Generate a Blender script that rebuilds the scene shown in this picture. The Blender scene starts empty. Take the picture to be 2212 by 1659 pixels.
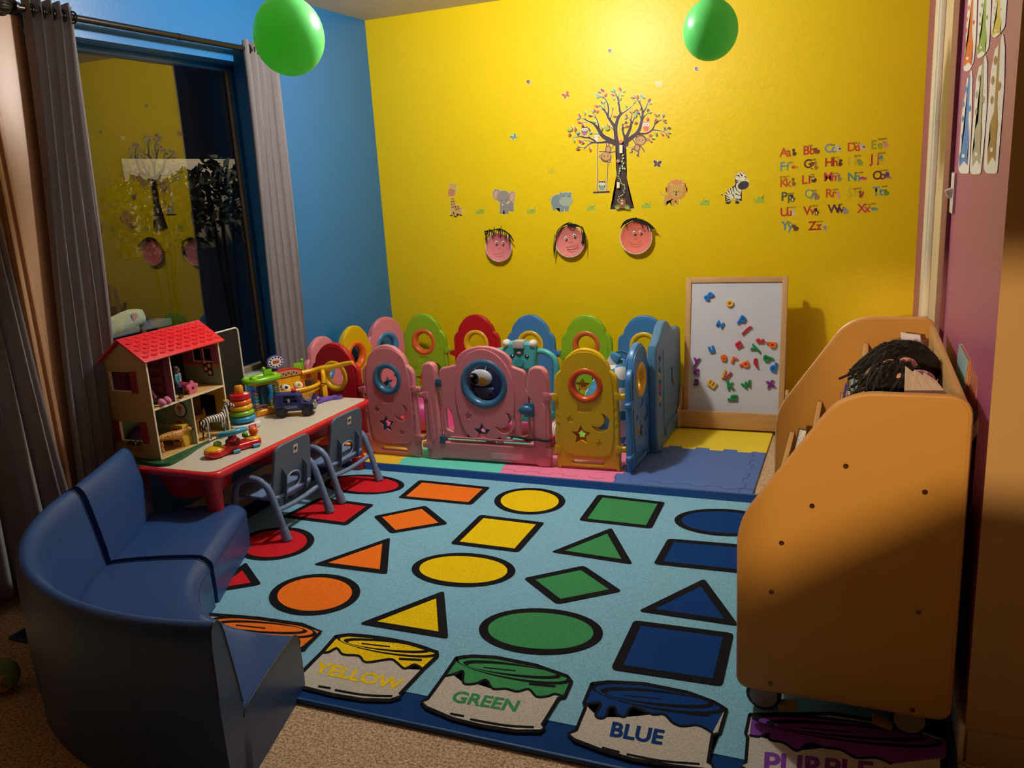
import bpy, bmesh, math, random
from math import pi, sin, cos, radians as rad
from mathutils import Vector as V, Matrix as M
random.seed(7)
SC = bpy.context.scene; COL = SC.collection
# ---------------------------------------------------------------- camera (solved from the photo's vanishing points)
RR = [V((.92462201, .37641122, -.05821285)), V((.0363125, -.23925418, -.97027771)), V((-.37915109, .89502627, -.23488811))]
for r in RR: r.normalize()
FPX = 1805.4; CH = 1.5
def at(px, py, **k):
    """the point of the plane X=, Y= or Z= seen at a photo pixel: used to measure the place"""
    d = RR[0]*((px-1106)/FPX) + RR[1]*((py-829.5)/FPX) + RR[2]
    (a, val), = k.items(); i = 'XYZ'.index(a); o = V((0, 0, CH))
    return o + d*((val-o[i])/d[i])
cam = bpy.data.cameras.new('camera'); cam.sensor_width = 36; cam.lens = 36*FPX/2212; cam.clip_start = .02
co = bpy.data.objects.new('camera', cam); COL.objects.link(co)
mw = M((RR[0], -RR[1], -RR[2])).transposed().to_4x4(); mw.translation = (0, 0, CH); co.matrix_world = mw
SC.camera = co
# ---------------------------------------------------------------- materials
def lin(h):
    h = h.lstrip('#'); h = h if len(h) == 6 else ''.join(x*2 for x in h); c = [int(h[i:i+2], 16)/255 for i in (0, 2, 4)]
    return tuple(x/12.92 if x <= .04045 else ((x+.055)/1.055)**2.4 for x in c)+(1,)
MATS = {}
def mat(name, col, rough=.5, bump=0, bscale=80, var=0, vscale=6, metal=0, coat=0, stretch=None, detail=3, sheen=0, sss=0, spec=.5):
    if name in MATS: return MATS[name]
    m = bpy.data.materials.new(name); m.use_nodes = True; nt = m.node_tree; N = nt.nodes; L = nt.links
    b = N['Principled BSDF']; c = lin(col) if isinstance(col, str) else col
    b.inputs['Base Color'].default_value = c; b.inputs['Roughness'].default_value = rough
    b.inputs['Metallic'].default_value = metal; b.inputs['Coat Weight'].default_value = coat
    b.inputs['Sheen Weight'].default_value = sheen; b.inputs['Specular IOR Level'].default_value = spec
    tc = N.new('ShaderNodeTexCoord')
    def noise(sc):
        n = N.new('ShaderNodeTexNoise'); n.inputs['Scale'].default_value = sc; n.inputs['Detail'].default_value = detail
        if stretch:
            mp = N.new('ShaderNodeMapping'); mp.inputs['Scale'].default_value = stretch
            L.new(tc.outputs['Object'], mp.inputs['Vector']); L.new(mp.outputs[0], n.inputs['Vector'])
        else: L.new(tc.outputs['Object'], n.inputs['Vector'])
        return n
    if var:
        n = noise(vscale); mx = N.new('ShaderNodeMix'); mx.data_type = 'RGBA'
        mx.inputs[6].default_value = tuple(x*(1-var) for x in c[:3])+(1,); mx.inputs[7].default_value = tuple(min(1, x*(1+var)) for x in c[:3])+(1,)
        L.new(n.outputs['Fac'], mx.inputs[0]); L.new(mx.outputs[2], b.inputs['Base Color'])
    if bump:
        n = noise(bscale); bp = N.new('ShaderNodeBump'); bp.inputs['Strength'].default_value = bump; bp.inputs['Distance'].default_value = .004
        L.new(n.outputs['Fac'], bp.inputs['Height']); L.new(bp.outputs[0], b.inputs['Normal'])
    MATS[name] = m; return m
def pl(h, rough=.38): return mat('plastic_'+h, '#'+h, rough, bump=.015, bscale=400)
def stick(h): return mat('print_'+h, '#'+h, .5)
def emit(name, col, s):
    m = bpy.data.materials.new(name); m.use_nodes = True; nt = m.node_tree; nt.nodes.clear()
    e = nt.nodes.new('ShaderNodeEmission'); e.inputs[0].default_value = col; e.inputs[1].default_value = s
    o = nt.nodes.new('ShaderNodeOutputMaterial'); nt.links.new(e.outputs[0], o.inputs[0]); return m
def glassy(name, r0, tint=(1, 1, 1, 1), rough=0.0):
    """thin clear sheet: r0 = mirror share of one face seen straight on"""
    m = bpy.data.materials.new(name); m.use_nodes = True; nt = m.node_tree; nt.nodes.clear(); N = nt.nodes; L = nt.links
    w = N.new('ShaderNodeLayerWeight'); w.inputs[0].default_value = .5
    p = N.new('ShaderNodeMath'); p.operation = 'POWER'; p.inputs[1].default_value = 4; L.new(w.outputs['Facing'], p.inputs[0])
    f = N.new('ShaderNodeMath'); f.operation = 'MULTIPLY_ADD'; f.inputs[1].default_value = 1-r0; f.inputs[2].default_value = r0; f.use_clamp = True; L.new(p.outputs[0], f.inputs[0])
    t = N.new('ShaderNodeBsdfTransparent'); t.inputs[0].default_value = tint
    g = N.new('ShaderNodeBsdfGlossy'); g.inputs['Roughness'].default_value = rough
    x = N.new('ShaderNodeMixShader'); o = N.new('ShaderNodeOutputMaterial')
    L.new(f.outputs[0], x.inputs[0]); L.new(t.outputs[0], x.inputs[1]); L.new(g.outputs[0], x.inputs[2]); L.new(x.outputs[0], o.inputs[0])
    return m
# ---------------------------------------------------------------- objects
def thing(name, label, cat, loc=(0, 0, 0), rz=0, group=None):
    o = bpy.data.objects.new(name, None); o.empty_display_size = .05; COL.objects.link(o)
    o.location = loc; o.rotation_euler = (0, 0, rz); o['label'] = label; o['category'] = cat
    if group: o['group'] = group
    return o
def tag(o, label, cat, group=None, kind=None):
    o['label'] = label; o['category'] = cat
    if group: o['group'] = group
    if kind: o['kind'] = kind
    return o
def struct(o): o['kind'] = 'structure'; return o
def kids(o): return [c for c in bpy.data.objects if c.parent == o]
def copy_tree(o, parent=None):
    ch = list(kids(o)); c = o.copy(); COL.objects.link(c)
    if parent: c.parent = parent
    for k in ch: copy_tree(k, c)
    return c
def temp_mesh(o):
    COL.objects.link(o); bpy.context.view_layer.update()
    me = bpy.data.meshes.new_from_object(o.evaluated_get(bpy.context.evaluated_depsgraph_get()))
    COL.objects.unlink(o); d = o.data; bpy.data.objects.remove(o)
    return me
RX = M.Rotation(pi/2, 4, 'X')             # drawn in XY, stands up facing -Y
class B:
    """collects shapes into one mesh"""
    def __init__(s): s.bm = bmesh.new(); s.mats = []
    def mi(s, m):
        if m not in s.mats: s.mats.append(m)
        return s.mats.index(m)
    def add(s, bm, m, mx=None):
        if mx is not None: bm.transform(mx)
        i = s.mi(m); bm.verts.ensure_lookup_table()
        for f in bm.faces: f.material_index = i
        me = bpy.data.meshes.new('t'); bm.to_mesh(me); bm.free(); s.bm.from_mesh(me); bpy.data.meshes.remove(me); return s
    def box(s, c, d, m, bev=0, rot=None, seg=2):
        b = bmesh.new(); bmesh.ops.create_cube(b, size=1); bmesh.ops.scale(b, vec=d, verts=b.verts)
        if bev: bmesh.ops.bevel(b, geom=b.edges[:], offset=bev, segments=seg, affect='EDGES', profile=.6)
        mx = M.Translation(c) @ (rot if rot is not None else M.Identity(4)); return s.add(b, m, mx)
    def cyl(s, p, q, r, m, r2=None, n=20, bev=0):
        p = V(p); q = V(q); d = q-p; b = bmesh.new()
        bmesh.ops.create_cone(b, cap_ends=True, segments=n, radius1=r, radius2=r if r2 is None else r2, depth=d.length)
        if bev: bmesh.ops.bevel(b, geom=[e for e in b.edges if len(e.link_faces) == 2 and any(len(f.verts) > 4 for f in e.link_faces)], offset=bev, segments=2, affect='EDGES')
        return s.add(b, m, M.Translation((p+q)/2) @ d.to_track_quat('Z', 'Y').to_matrix().to_4x4())
    def ball(s, c, r, m, sc=(1, 1, 1), rot=None, n=20):
        b = bmesh.new(); bmesh.ops.create_uvsphere(b, u_segments=n, v_segments=max(8, n*2//3), radius=r)
        return s.add(b, m, M.Translation(c) @ (rot if rot is not None else M.Identity(4)) @ M.Diagonal((*sc, 1)))
    def tube(s, pts, r, m, n=12, smooth=0, closed=False, cap=True):
        pts = [V(p) for p in pts]; rs = list(r) if isinstance(r, (list, tuple)) else [r]*len(pts)
        if smooth:
            P, R2 = [], []; k = len(pts); rng = k if closed else k-1
            for i in range(rng):
                a, b_, c, d = (pts[(i-1) % k], pts[i], pts[(i+1) % k], pts[(i+2) % k]) if closed else (pts[max(i-1, 0)], pts[i], pts[i+1], pts[min(i+2, k-1)])
                for j in range(smooth):
                    t = j/smooth
                    P.append(.5*((2*b_)+(c-a)*t+(2*a-5*b_+4*c-d)*t*t+(3*b_-a-3*c+d)*t**3)); R2.append(rs[i]+(rs[(i+1) % k]-rs[i])*t)
            if not closed: P.append(pts[-1]); R2.append(rs[-1])
            pts, rs = P, R2
        b = bmesh.new(); rings = []; k = len(pts); nrm = None
        for i in range(k):
            a = pts[(i-1) % k] if closed or i else pts[0]; c = pts[(i+1) % k] if closed or i < k-1 else pts[-1]
            t = (c-a).normalized()
            if nrm is None: nrm = t.orthogonal().normalized()
            nrm = (nrm-t*nrm.dot(t)).normalized(); bi = t.cross(nrm)
            rings.append([b.verts.new(pts[i]+(nrm*cos(2*pi*j/n)+bi*sin(2*pi*j/n))*rs[i]) for j in range(n)])
        for i in range(k if closed else k-1):
            A, C = rings[i], rings[(i+1) % k]
            off = 0
            if closed and i == k-1: off = min(range(n), key=lambda o: (A[0].co-C[o].co).length)
            for j in range(n): b.faces.new((A[j], A[(j+1) % n], C[(j+1+off) % n], C[(j+off) % n]))
        if cap and not closed: b.faces.new(rings[0][::-1]); b.faces.new(rings[-1])
        return s.add(b, m)
    def torus(s, c, R, r, m, axis='Z', sc=(1, 1, 1), n=36, k=12, rot=None):
        b = bmesh.new(); g = []
        for i in range(n):
            a = 2*pi*i/n
            g.append([b.verts.new(((R+r*cos(2*pi*j/k))*cos(a), (R+r*cos(2*pi*j/k))*sin(a), r*sin(2*pi*j/k))) for j in range(k)])
        for i in range(n):
            for j in range(k): b.faces.new((g[i][j], g[(i+1) % n][j], g[(i+1) % n][(j+1) % k], g[i][(j+1) % k]))
        q = {'Z': M.Identity(4), 'Y': RX, 'X': M.Rotation(pi/2, 4, 'Y')}[axis]
        return s.add(b, m, M.Translation(c) @ (rot if rot is not None else M.Identity(4)) @ q @ M.Diagonal((*sc, 1)))
    def lathe(s, prof, m, c=(0, 0, 0), n=28, rot=None):
        b = bmesh.new(); g = [[b.verts.new((max(r, 1e-5)*cos(2*pi*i/n), max(r, 1e-5)*sin(2*pi*i/n), z)) for r, z in prof] for i in range(n)]
        for i in range(n):
            for j in range(len(prof)-1): b.faces.new((g[i][j], g[(i+1) % n][j], g[(i+1) % n][j+1], g[i][j+1]))
        bmesh.ops.remove_doubles(b, verts=b.verts, dist=2e-5); bmesh.ops.recalc_face_normals(b, faces=b.faces)
        return s.add(b, m, M.Translation(c) @ (rot if rot is not None else M.Identity(4)))
    def flat(s, loops, depth, m, bev=0, mx=None, res=1):
        """filled outline with holes (even-odd), in XY, thickness along Z centred"""
        cu = bpy.data.curves.new('t', 'CURVE'); cu.dimensions = '2D'; cu.fill_mode = 'BOTH'
        cu.extrude = max(depth/2-bev, 1e-5); cu.bevel_depth = bev; cu.bevel_resolution = res; cu.offset = -bev
        for lp in loops:
            sp = cu.splines.new('POLY'); sp.points.add(len(lp)-1); sp.use_cyclic_u = True
            for p, q in zip(sp.points, lp): p.co = (q[0], q[1], 0, 1)
        me = temp_mesh(bpy.data.objects.new('t', cu)); bpy.data.curves.remove(cu)
        b = bmesh.new(); b.from_mesh(me); bpy.data.meshes.remove(me); return s.add(b, m, mx)
    def text(s, body, size, m, depth=.001, bold=0, mx=None, shear=0, bev=0, align='CENTER'):
        b = text_bm(body, size, depth, bold, shear, bev, align); return s.add(b, m, mx)
    def sweep(s, prof, path, m, closed_prof=True, cap=True):
        """prof (u,v) swept: path = list of (origin, udir); v is Z"""
        b = bmesh.new(); g = []
        for o, u in path: g.append([b.verts.new((o[0]+u[0]*p[0], o[1]+u[1]*p[0], o[2]+p[1])) for p in prof])
        n = len(prof)
        for i in range(len(g)-1):
            for j in range(n if closed_prof else n-1): b.faces.new((g[i][j], g[i+1][j], g[i+1][(j+1) % n], g[i][(j+1) % n]))
        if cap and closed_prof: b.faces.new(g[0]); b.faces.new(g[-1][::-1])
        bmesh.ops.recalc_face_normals(b, faces=b.faces); return s.add(b, m)
    def skin(s, verts, edges, m, sub=2, sc=1, mx=None):
        me = bpy.data.meshes.new('t'); me.from_pydata([V(v[:3])*sc for v in verts], edges, [])
        o = bpy.data.objects.new('t', me); sk = o.modifiers.new('s', 'SKIN'); sk.use_smooth_shade = True
        o.modifiers.new('u', 'SUBSURF').levels = sub
        COL.objects.link(o); 
        for i, v in enumerate(verts): me.skin_vertices[0].data[i].radius = (v[3]*sc, (v[4] if len(v) > 4 else v[3])*sc); me.skin_vertices[0].data[i].use_root = i == 0
        COL.objects.unlink(o); e = temp_mesh(o); b = bmesh.new(); b.from_mesh(e); return s.add(b, m, mx)
    def done(s, name, parent=None, smooth=40, center=False, mx=None):
        if mx is not None: s.bm.transform(mx)
        me = bpy.data.meshes.new(name); off = V((0, 0, 0))
        if center:
            lo = V([min(v.co[i] for v in s.bm.verts) for i in range(3)]); hi = V([max(v.co[i] for v in s.bm.verts) for i in range(3)])
            off = V(((lo.x+hi.x)/2, (lo.y+hi.y)/2, lo.z)); bmesh.ops.translate(s.bm, vec=-off, verts=s.bm.verts)
        s.bm.to_mesh(me); s.bm.free()
        for m in s.mats: me.materials.append(m)
        if smooth:
            me.polygons.foreach_set('use_smooth', [True]*len(me.polygons)); me.set_sharp_from_angle(angle=rad(smooth))
        o = bpy.data.objects.new(name, me); COL.objects.link(o); o.location = off
        if parent: o.parent = parent
        return o
def text_bm(body, size, depth=0, bold=0, shear=0, bev=0, align='CENTER'):
    cu = bpy.data.curves.new('t', 'FONT'); cu.body = body; cu.size = size; cu.extrude = depth/2; cu.offset = bold; cu.shear = shear
    cu.bevel_depth = bev; cu.align_x = align; cu.resolution_u = 3
    me = temp_mesh(bpy.data.objects.new('t', cu)); bpy.data.curves.remove(cu); b = bmesh.new(); b.from_mesh(me); bpy.data.meshes.remove(me)
    return b
def circ(cx, cy, r, n=32, ry=None, a0=0, a1=2*pi, rot=0):
    ry = r if ry is None else ry; full = abs(a1-a0-2*pi) < 1e-6; k = n if full else n+1; out = []
    for i in range(k):
        a = a0+(a1-a0)*i/n; x, y = r*cos(a), ry*sin(a); out.append((cx+x*cos(rot)-y*sin(rot), cy+x*sin(rot)+y*cos(rot)))
    return out
def star(cx, cy, r, k=.45, rot=pi/2): return [(cx+(r if i % 2 == 0 else r*k)*cos(rot+i*pi/5), cy+(r if i % 2 == 0 else r*k)*sin(rot+i*pi/5)) for i in range(10)]
def rrect(x0, y0, x1, y1, r, n=6):
    out = []
    for cx, cy, a in ((x1-r, y1-r, 0), (x0+r, y1-r, pi/2), (x0+r, y0+r, pi), (x1-r, y0+r, 3*pi/2)):
        out += [(cx+r*cos(a+pi/2*i/n), cy+r*sin(a+pi/2*i/n)) for i in range(n+1)]
    return out
def rpoly(pts, r, n=5):
    """polygon with rounded corners; r scalar or list"""
    out = []; k = len(pts)
    for i in range(k):
        p = V(pts[i]).to_2d(); a = V(pts[i-1]).to_2d(); c = V(pts[(i+1) % k]).to_2d(); ri = r[i] if isinstance(r, (list, tuple)) else r
        if ri <= 0: out.append(tuple(p)); continue
        u = (a-p).normalized(); w = (c-p).normalized(); d = min(ri, (a-p).length*.45, (c-p).length*.45)
        for j in range(n+1):
            t = j/n; q = p+u*d*(1-t)**2+w*d*t*t; out.append(tuple(q))
    return out
class D:
    """flat print: shapes drawn in photo-crop coordinates, laid on a plane of the place"""
    def __init__(s, fn, tr=(0, 0, 1), step=.00012, base=.0006): s.fn = fn; s.tr = tr; s.b = B(); s.z = base; s.step = step; s.out = None; s.todo = []
    def px(s, p): return (s.tr[0]+p[0]/s.tr[2], s.tr[1]+p[1]/s.tr[2])
    def poly(s, pts, col, out=True): s.todo.append((pts, col, out)); return s
    def ell(s, cx, cy, rx, ry, col, rot=0, n=20, out=True): return s.poly(circ(cx, cy, rx, n, ry, rot=rad(rot)), col, out)
    def leaf(s, cx, cy, L, ang, col, w=.24):
        a = rad(ang); return s.poly([(cx+(t*L/2)*cos(a)-h*w*L*sin(a), cy+(t*L/2)*sin(a)+h*w*L*cos(a)) for t, h in ((-1, 0), (-.5, .75), (0, 1), (.5, .75), (1, 0), (.5, -.75), (0, -1), (-.5, -.75))], col)
    def line(s, pts, w, col, w2=None, out=True, sm=4):
        w2 = w if w2 is None else w2; P = [V((*p, 0)) for p in pts]
        if len(P) > 2 and sm:
            Q = []
            for i in range(len(P)-1):
                a, b_, c, d = P[max(i-1, 0)], P[i], P[i+1], P[min(i+2, len(P)-1)]
                for j in range(sm): t = j/sm; Q.append(.5*((2*b_)+(c-a)*t+(2*a-5*b_+4*c-d)*t*t+(3*b_-a-3*c+d)*t**3))
            P = Q+[P[-1]]
        Lf, Rt = [], []; k = len(P)
        for i, p in enumerate(P):
            t = (P[min(i+1, k-1)]-P[max(i-1, 0)]).normalized(); h = (w+(w2-w)*i/max(k-1, 1))/2; n = V((-t.y, t.x, 0))
            if i == 0: Lf.append(p-t*h*.6+n*h*.5); Rt.append(p-t*h*.6-n*h*.5)
            Lf.append(p+n*h); Rt.append(p-n*h)
            if i == k-1: Lf.append(p+t*h*.6+n*h*.5); Rt.append(p+t*h*.6-n*h*.5)
        s.todo.append((('rib', [(a.x, a.y) for a in Lf], [(a.x, a.y) for a in Rt]), col, out)); return s
    def text(s, body, x, y, size, col, bold=0, ang=0, shear=0, U=None, W=None, align='LEFT'):
        """baseline start x,y; size = cap height-ish in crop units; U,W optional crop-space axes"""
        s.todo.append((('txt', body, x, y, size, bold, rad(ang), shear, U, W, align), col, False)); return s
    def _p(s, pts, z): return [s.fn(*s.px(p), z) for p in pts]
    def emit(s, pts, m):
        s.z += s.step; b = bmesh.new()
        if pts[0] == 'rib':
            A = [b.verts.new(q) for q in s._p(pts[1], s.z)]; C = [b.verts.new(q) for q in s._p(pts[2], s.z)]
            for i in range(len(A)-1): b.faces.new((A[i], A[i+1], C[i+1], C[i]))
        elif pts[0] == 'txt':
            _, body, x, y, size, bold, ang, sh, U, W, al = pts; b = text_bm(body, 1.0, 0, bold, sh, 0, al); k = size/.72
            U = U or (k*cos(ang), k*sin(ang)); W = W or (k*sin(ang), -k*cos(ang))
            for v in b.verts: v.co = s.fn(*s.px((x+v.co.x*U[0]+v.co.y*W[0], y+v.co.x*U[1]+v.co.y*W[1])), s.z)
        else:
            f = b.faces.new([b.verts.new(q) for q in s._p(pts, s.z)]); bmesh.ops.triangulate(b, faces=[f])
        s.b.add(b, m)
    def flush(s):
        for pts, col, out in s.todo: s.emit(pts, stick(col) if isinstance(col, str) else col)
        s.todo = []
    def done(s, name, border=None, bw=0, parent=None, center=True):
        if border:
            for pts, col, out in s.todo:
                if not out: continue
                if pts[0] == 'rib':
                    L2, R2 = [], []
                    for a, c in zip(pts[1], pts[2]):
                        d = V(a)-V(c); d = d.normalized()*bw if d.length > 0 else V((0, 0)); L2.append(tuple(V(a)+d)); R2.append(tuple(V(c)-d))
                    s.emit(('rib', L2, R2), stick(border)); s.z -= s.step
                else:
                    n = len(pts); cx = sum(p[0] for p in pts)/n; cy = sum(p[1] for p in pts)/n; q = []
                    for p in pts: d = V((p[0]-cx, p[1]-cy)); q.append((p[0]+d.x/max(d.length, 1e-6)*bw, p[1]+d.y/max(d.length, 1e-6)*bw))
                    s.emit(q, stick(border)); s.z -= s.step
            s.z += s.step*2
        for pts, col, out in s.todo: s.emit(pts, stick(col) if isinstance(col, str) else col)
        for f in s.b.bm.faces: f.normal_update()
        return s.b.done(name, parent, smooth=0, center=center)
YB, XL, XR, HC = 5.2, -3.11, .29, 2.6
def wall_fn(px, py, z): p = at(px, py, Y=YB); return (p.x, YB-z, p.z)
def purple_fn(px, py, z): p = at(px, py, X=XR); return (XR-z, p.y, p.z)
# ================================================================ room shell
def wallmat(name, col, rough, bump, sc=45, spec=.5): return mat(name, col, rough, bump=bump, bscale=sc, var=.03, vscale=3, detail=5, spec=spec)
m_yel = wallmat('wall_yellow_paint', '#e9c80c', .40, .34, 38, .32); m_blue = wallmat('wall_blue_paint', '#2270ae', .34, .16)
m_pur = wallmat('wall_plum_paint', '#a5567a', .38, .1); m_tan = wallmat('wall_tan_paint', '#c2a070', .6, .15); m_hall = wallmat('hall_bounce_absorber', '#3a2c22', .8, .1)  # unseen hall surfaces darkened to cut bounced light
m_ceil = wallmat('ceiling_paint', '#cfc6b4', .8, .8, 22); m_trimw = mat('trim_white_gloss', '#e6dcc6', .35)
m_bdark = wallmat('trim_blue_paint', '#1c69aa', .32, .05)
m_carp = bpy.data.materials.new('beige_carpet'); m_carp.use_nodes = True
def carpet_nodes(m, c0, c1, sc, strength, dist):
    nt = m.node_tree; N = nt.nodes; L = nt.links; b = N['Principled BSDF']; b.inputs['Roughness'].default_value = .95; b.inputs['Specular IOR Level'].default_value = .1
    tc = N.new('ShaderNodeTexCoord'); n = N.new('ShaderNodeTexNoise'); n.inputs['Scale'].default_value = sc; n.inputs['Detail'].default_value = 4; n.inputs['Distortion'].default_value = .6
    L.new(tc.outputs['Object'], n.inputs['Vector']); r = N.new('ShaderNodeValToRGB'); r.color_ramp.elements[0].position = .36; r.color_ramp.elements[1].position = .6
    r.color_ramp.elements[0].color = c0; r.color_ramp.elements[1].color = c1; L.new(n.outputs['Fac'], r.inputs[0]); L.new(r.outputs[0], b.inputs['Base Color'])
    bp = N.new('ShaderNodeBump'); bp.inputs['Strength'].default_value = strength; bp.inputs['Distance'].default_value = dist
    L.new(n.outputs['Fac'], bp.inputs['Height']); L.new(bp.outputs[0], b.inputs['Normal']); MATS[m.name] = m; return m
carpet_nodes(m_carp, lin('#a08060'), lin('#e6c8a2'), 130, .9, .008)
def pile(name, col):
    if name in MATS: return MATS[name]
    m = bpy.data.materials.new(name); m.use_nodes = True; c = lin(col)
    return carpet_nodes(m, tuple(x*.74 for x in c[:3])+(1,), tuple(min(1, x*1.1) for x in c[:3])+(1,), 260, .5, .003)
def quadwall(name, m, rects, plane, val, thick, flip=1):
    """wall from rectangles (a0,b0,a1,b1); plane 'X' spans Y,Z ; 'Y' spans X,Z ; thickness goes outwards"""
    b = B()
    for a0, b0, a1, b1 in rects:
        c = [(a0+a1)/2, (b0+b1)/2]; d = [a1-a0, b1-b0]
        if plane == 'X': b.box((val+flip*thick/2, c[0], c[1]), (thick, d[0], d[1]), m)
        else: b.box((c[0], val+flip*thick/2, c[1]), (d[0], thick, d[1]), m)
    return struct(b.done(name, smooth=0))
struct(B().box((-.3, 1.3, -.05), (6.2, 8.4, .1), m_carp).done('floor', smooth=0))
struct(B().box((-.3, 2.3, HC+.05), (6.2, 6.4, .1), m_ceil).done('ceiling', smooth=0))
struct(B().box((-.3, -2.0, HC+.05), (6.2, 2.2, .1), m_hall).done('ceiling_hall', smooth=0))
quadwall('wall_back', m_yel, [(XL-.2, 0, XR+.1, HC)], 'Y', YB, .12)
# window opening in the blue wall
WY0, WY1, WZ0, WZ1 = 2.58, 3.965, .50, 2.205
quadwall('wall_left', m_blue, [(2.50, 0, WY0, HC), (WY1, 0, YB, HC), (WY0, 0, WY1, WZ0), (WY0, WZ1, WY1, HC)], 'X', XL, .14, -1)
quadwall('wall_left_hall', m_tan, [(-1.4, 0, 2.5, HC)], 'X', XL, .14, -1)
quadwall('wall_right', m_pur, [(2.116, 0, 3.56, HC), (4.10, 0, YB, HC), (3.56, 2.35, 4.10, HC)], 'X', XR, .10)
quadwall('wall_tan', m_tan, [(XR, 0, 2.6, HC)], 'Y', 2.116, .10)
quadwall('wall_hall_right', m_hall, [(-2.9, 0, 2.2, HC)], 'X', 2.6, .1)
quadwall('wall_hall_back', m_hall, [(-3.3, 0, 2.7, HC)], 'Y', -2.9, .1, -1)
# added unseen blockers behind the camera, shaped to cast the cart's sloping shadow
pb = B()
for x0, y0, x1, y1 in ((-.28, -1.1, .6, -.93),): pb.box(((x0+x1)/2, (y0+y1)/2, .75), (x1-x0, y1-y0, 1.5), m_hall, .004)
pb.flat([[(-.53, -1.55), (-.28, -1.55), (-.28, -.93), (-.315, -.93), (-.515, -1.27), (-.53, -1.27)]], 1.5, m_hall, 0, M.Translation((0, 0, .75)))
pb.box((.2, -1.0, 2.15), (1.5, .1, .90), m_hall)  # added header, keeps the hall light off the upper back wall
quadwall('hall_light_blocker_left', m_hall, [(XL, 0, -.53, HC)], 'Y', -1.27, .2, -1)  # added full-height blocker, keeps the hall light off sofa and playpen
struct(pb.done('hall_light_blocker', smooth=0))
b = B(); b.box((XR-.007, 2.83, .05), (.014, 1.44, .1), m_trimw, .004); struct(b.done('baseboard_right'))
b = B(); b.box((1.45, 2.109, .045), (2.31, .014, .09), mat('baseboard_tan', '#b99b72', .5), .004); struct(b.done('baseboard_tan_wall'))
# doorway in the plum wall (door shut in its opening)
b = B(); b.box((XR-.008, 4.27, 1.2), (.02, .34, 2.4), m_trimw, .004); b.box((XR-.02, 4.15, 1.2), (.012, .05, 2.4), m_trimw, .004)
struct(b.done('trim_1'))
dw = B(); dw.box((XR+.0185, 3.83, 1.175), (.035, .54, 2.35), mat('door_cream', '#d6bf94', .45), .003); dj = struct(dw.done('door_1'))
g = at(2046, 692, X=XR+.006)
pb = B(); pb.flat([rpoly([(-.035, -.05), (.035, -.05), (.035, .03), (.02, .05), (-.02, .05), (-.035, .03)], .008), rrect(-.012, -.03, .012, .02, .004)], .004, mat('steel', '#b9b4a8', .3, metal=1), mx=M.Translation((XR+.005, g.y, g.z)) @ M.Rotation(-pi/2, 4, 'Z') @ RX)
pb.done('strike_plate', dj)
b = B(); b.box((XR-.006, 3.44, 1.18), (.018, .22, 2.36), mat('trim_plum', '#7c4250', .4), .003); struct(b.done('trim_2'))
# ---- window: casing, frame, glass
GX = XL-.155
wl2 = B(); wl2.box((XL-.145, WY1+.5, 1.3), (.02, 1.0, 2.6), m_bdark); wl2.box((XL-.145, 3.2, WZ1+.2), (.02, 1.6, .4), m_bdark)
wl2.box((XL-.12, (WY0+WY1)/2, WZ0+.01), (.16, WY1-WY0, .02), mat('sill_grey', '#9fa5a4', .4), .003); struct(wl2.done('window_1', smooth=30))
fr = B(); fm = mat('window_frame_tan', '#8d7a5c', .45); fb = m_bdark
fr.box((GX+.006, WY1-.014, 1.35), (.05, .028, 1.72), fb, .003); fr.box((GX+.012, WY1-.036, 1.35), (.02, .018, 1.66), fm, .003)
fr.box((GX+.006, (WY0+WY1)/2, WZ1-.012), (.05, WY1-WY0, .024), fb, .003); fr.box((GX, (WY0+WY1)/2, WZ0+.035), (.05, WY1-WY0, .03), fm, .003)
fr.box((GX, WY0+.02, 1.35), (.05, .04, 1.7), fm, .003)
struct(fr.done('trim_3'))
gl = B(); gl.box((GX-.005, (WY0+WY1)/2, (WZ0+WZ1)/2), (.004, WY1-WY0-.03, WZ1-WZ0-.03), glassy('window_glass', .10)); struct(gl.done('window_2', smooth=0))
# ---- tan door at the far left with moulding
td = B(); m_td = mat('door_tan_paint', '#b38a66', .42)
td.box((XL+.02, 2.43, 1.1), (.05, .23, 2.28), m_td, .004)
td.box((XL+.035, 2.36, 1.08), (.05, .02, 2.2), m_td, .006); td.box((XL+.045, 2.315, 1.08), (.05, .02, 2.2), m_td, .006)
td.box((XL+.02, 1.9, 1.1), (.04, .85, 2.24), m_td, .004)
struct(td.done('door_2'))
# ================================================================ lights
lm = thing('ceiling_lamp', 'round white flush ceiling lamp with glowing bulb, above the middle of the room', 'lamp', (-1.63, 3.62, 0))
B().lathe([(0, HC), (.13, HC), (.13, HC-.02), (.1, HC-.035), (.04, HC-.04), (0, HC-.04)], mat('lamp_white', '#dddddd', .4)).done('base', lm)
B().ball((0, 0, HC-.105), .065, emit('bulb_light', (1, .975, .94, 1), 700)).done('bulb', lm)
hl = thing('hall_lamp', 'small glowing wall lamp in the hall behind the viewer', 'lamp', (-.6, -2.62, 1.9))
B().box((0, -.22, 0), (.1, .1, .2), mat('lamp_brass', '#8a6a30', .3, metal=1), .01).cyl((0, -.2, 0), (0, .06, 0), .012, mat('lamp_brass', '#8a6a30')).done('bracket', hl)
B().ball((0, .12, 0), .035, emit('hall_bulb_light', (1, .64, .28, 1), 13500)).done('bulb', hl)
w = bpy.data.worlds.new('night'); SC.world = w; w.use_nodes = True
w.node_tree.nodes['Background'].inputs[0].default_value = (.002, .003, .006, 1); w.node_tree.nodes['Background'].inputs[1].default_value = 1
SC.view_settings.view_transform = 'Standard'; SC.view_settings.look = 'None'; SC.view_settings.exposure = 0; SC.view_settings.gamma = 1
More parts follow.
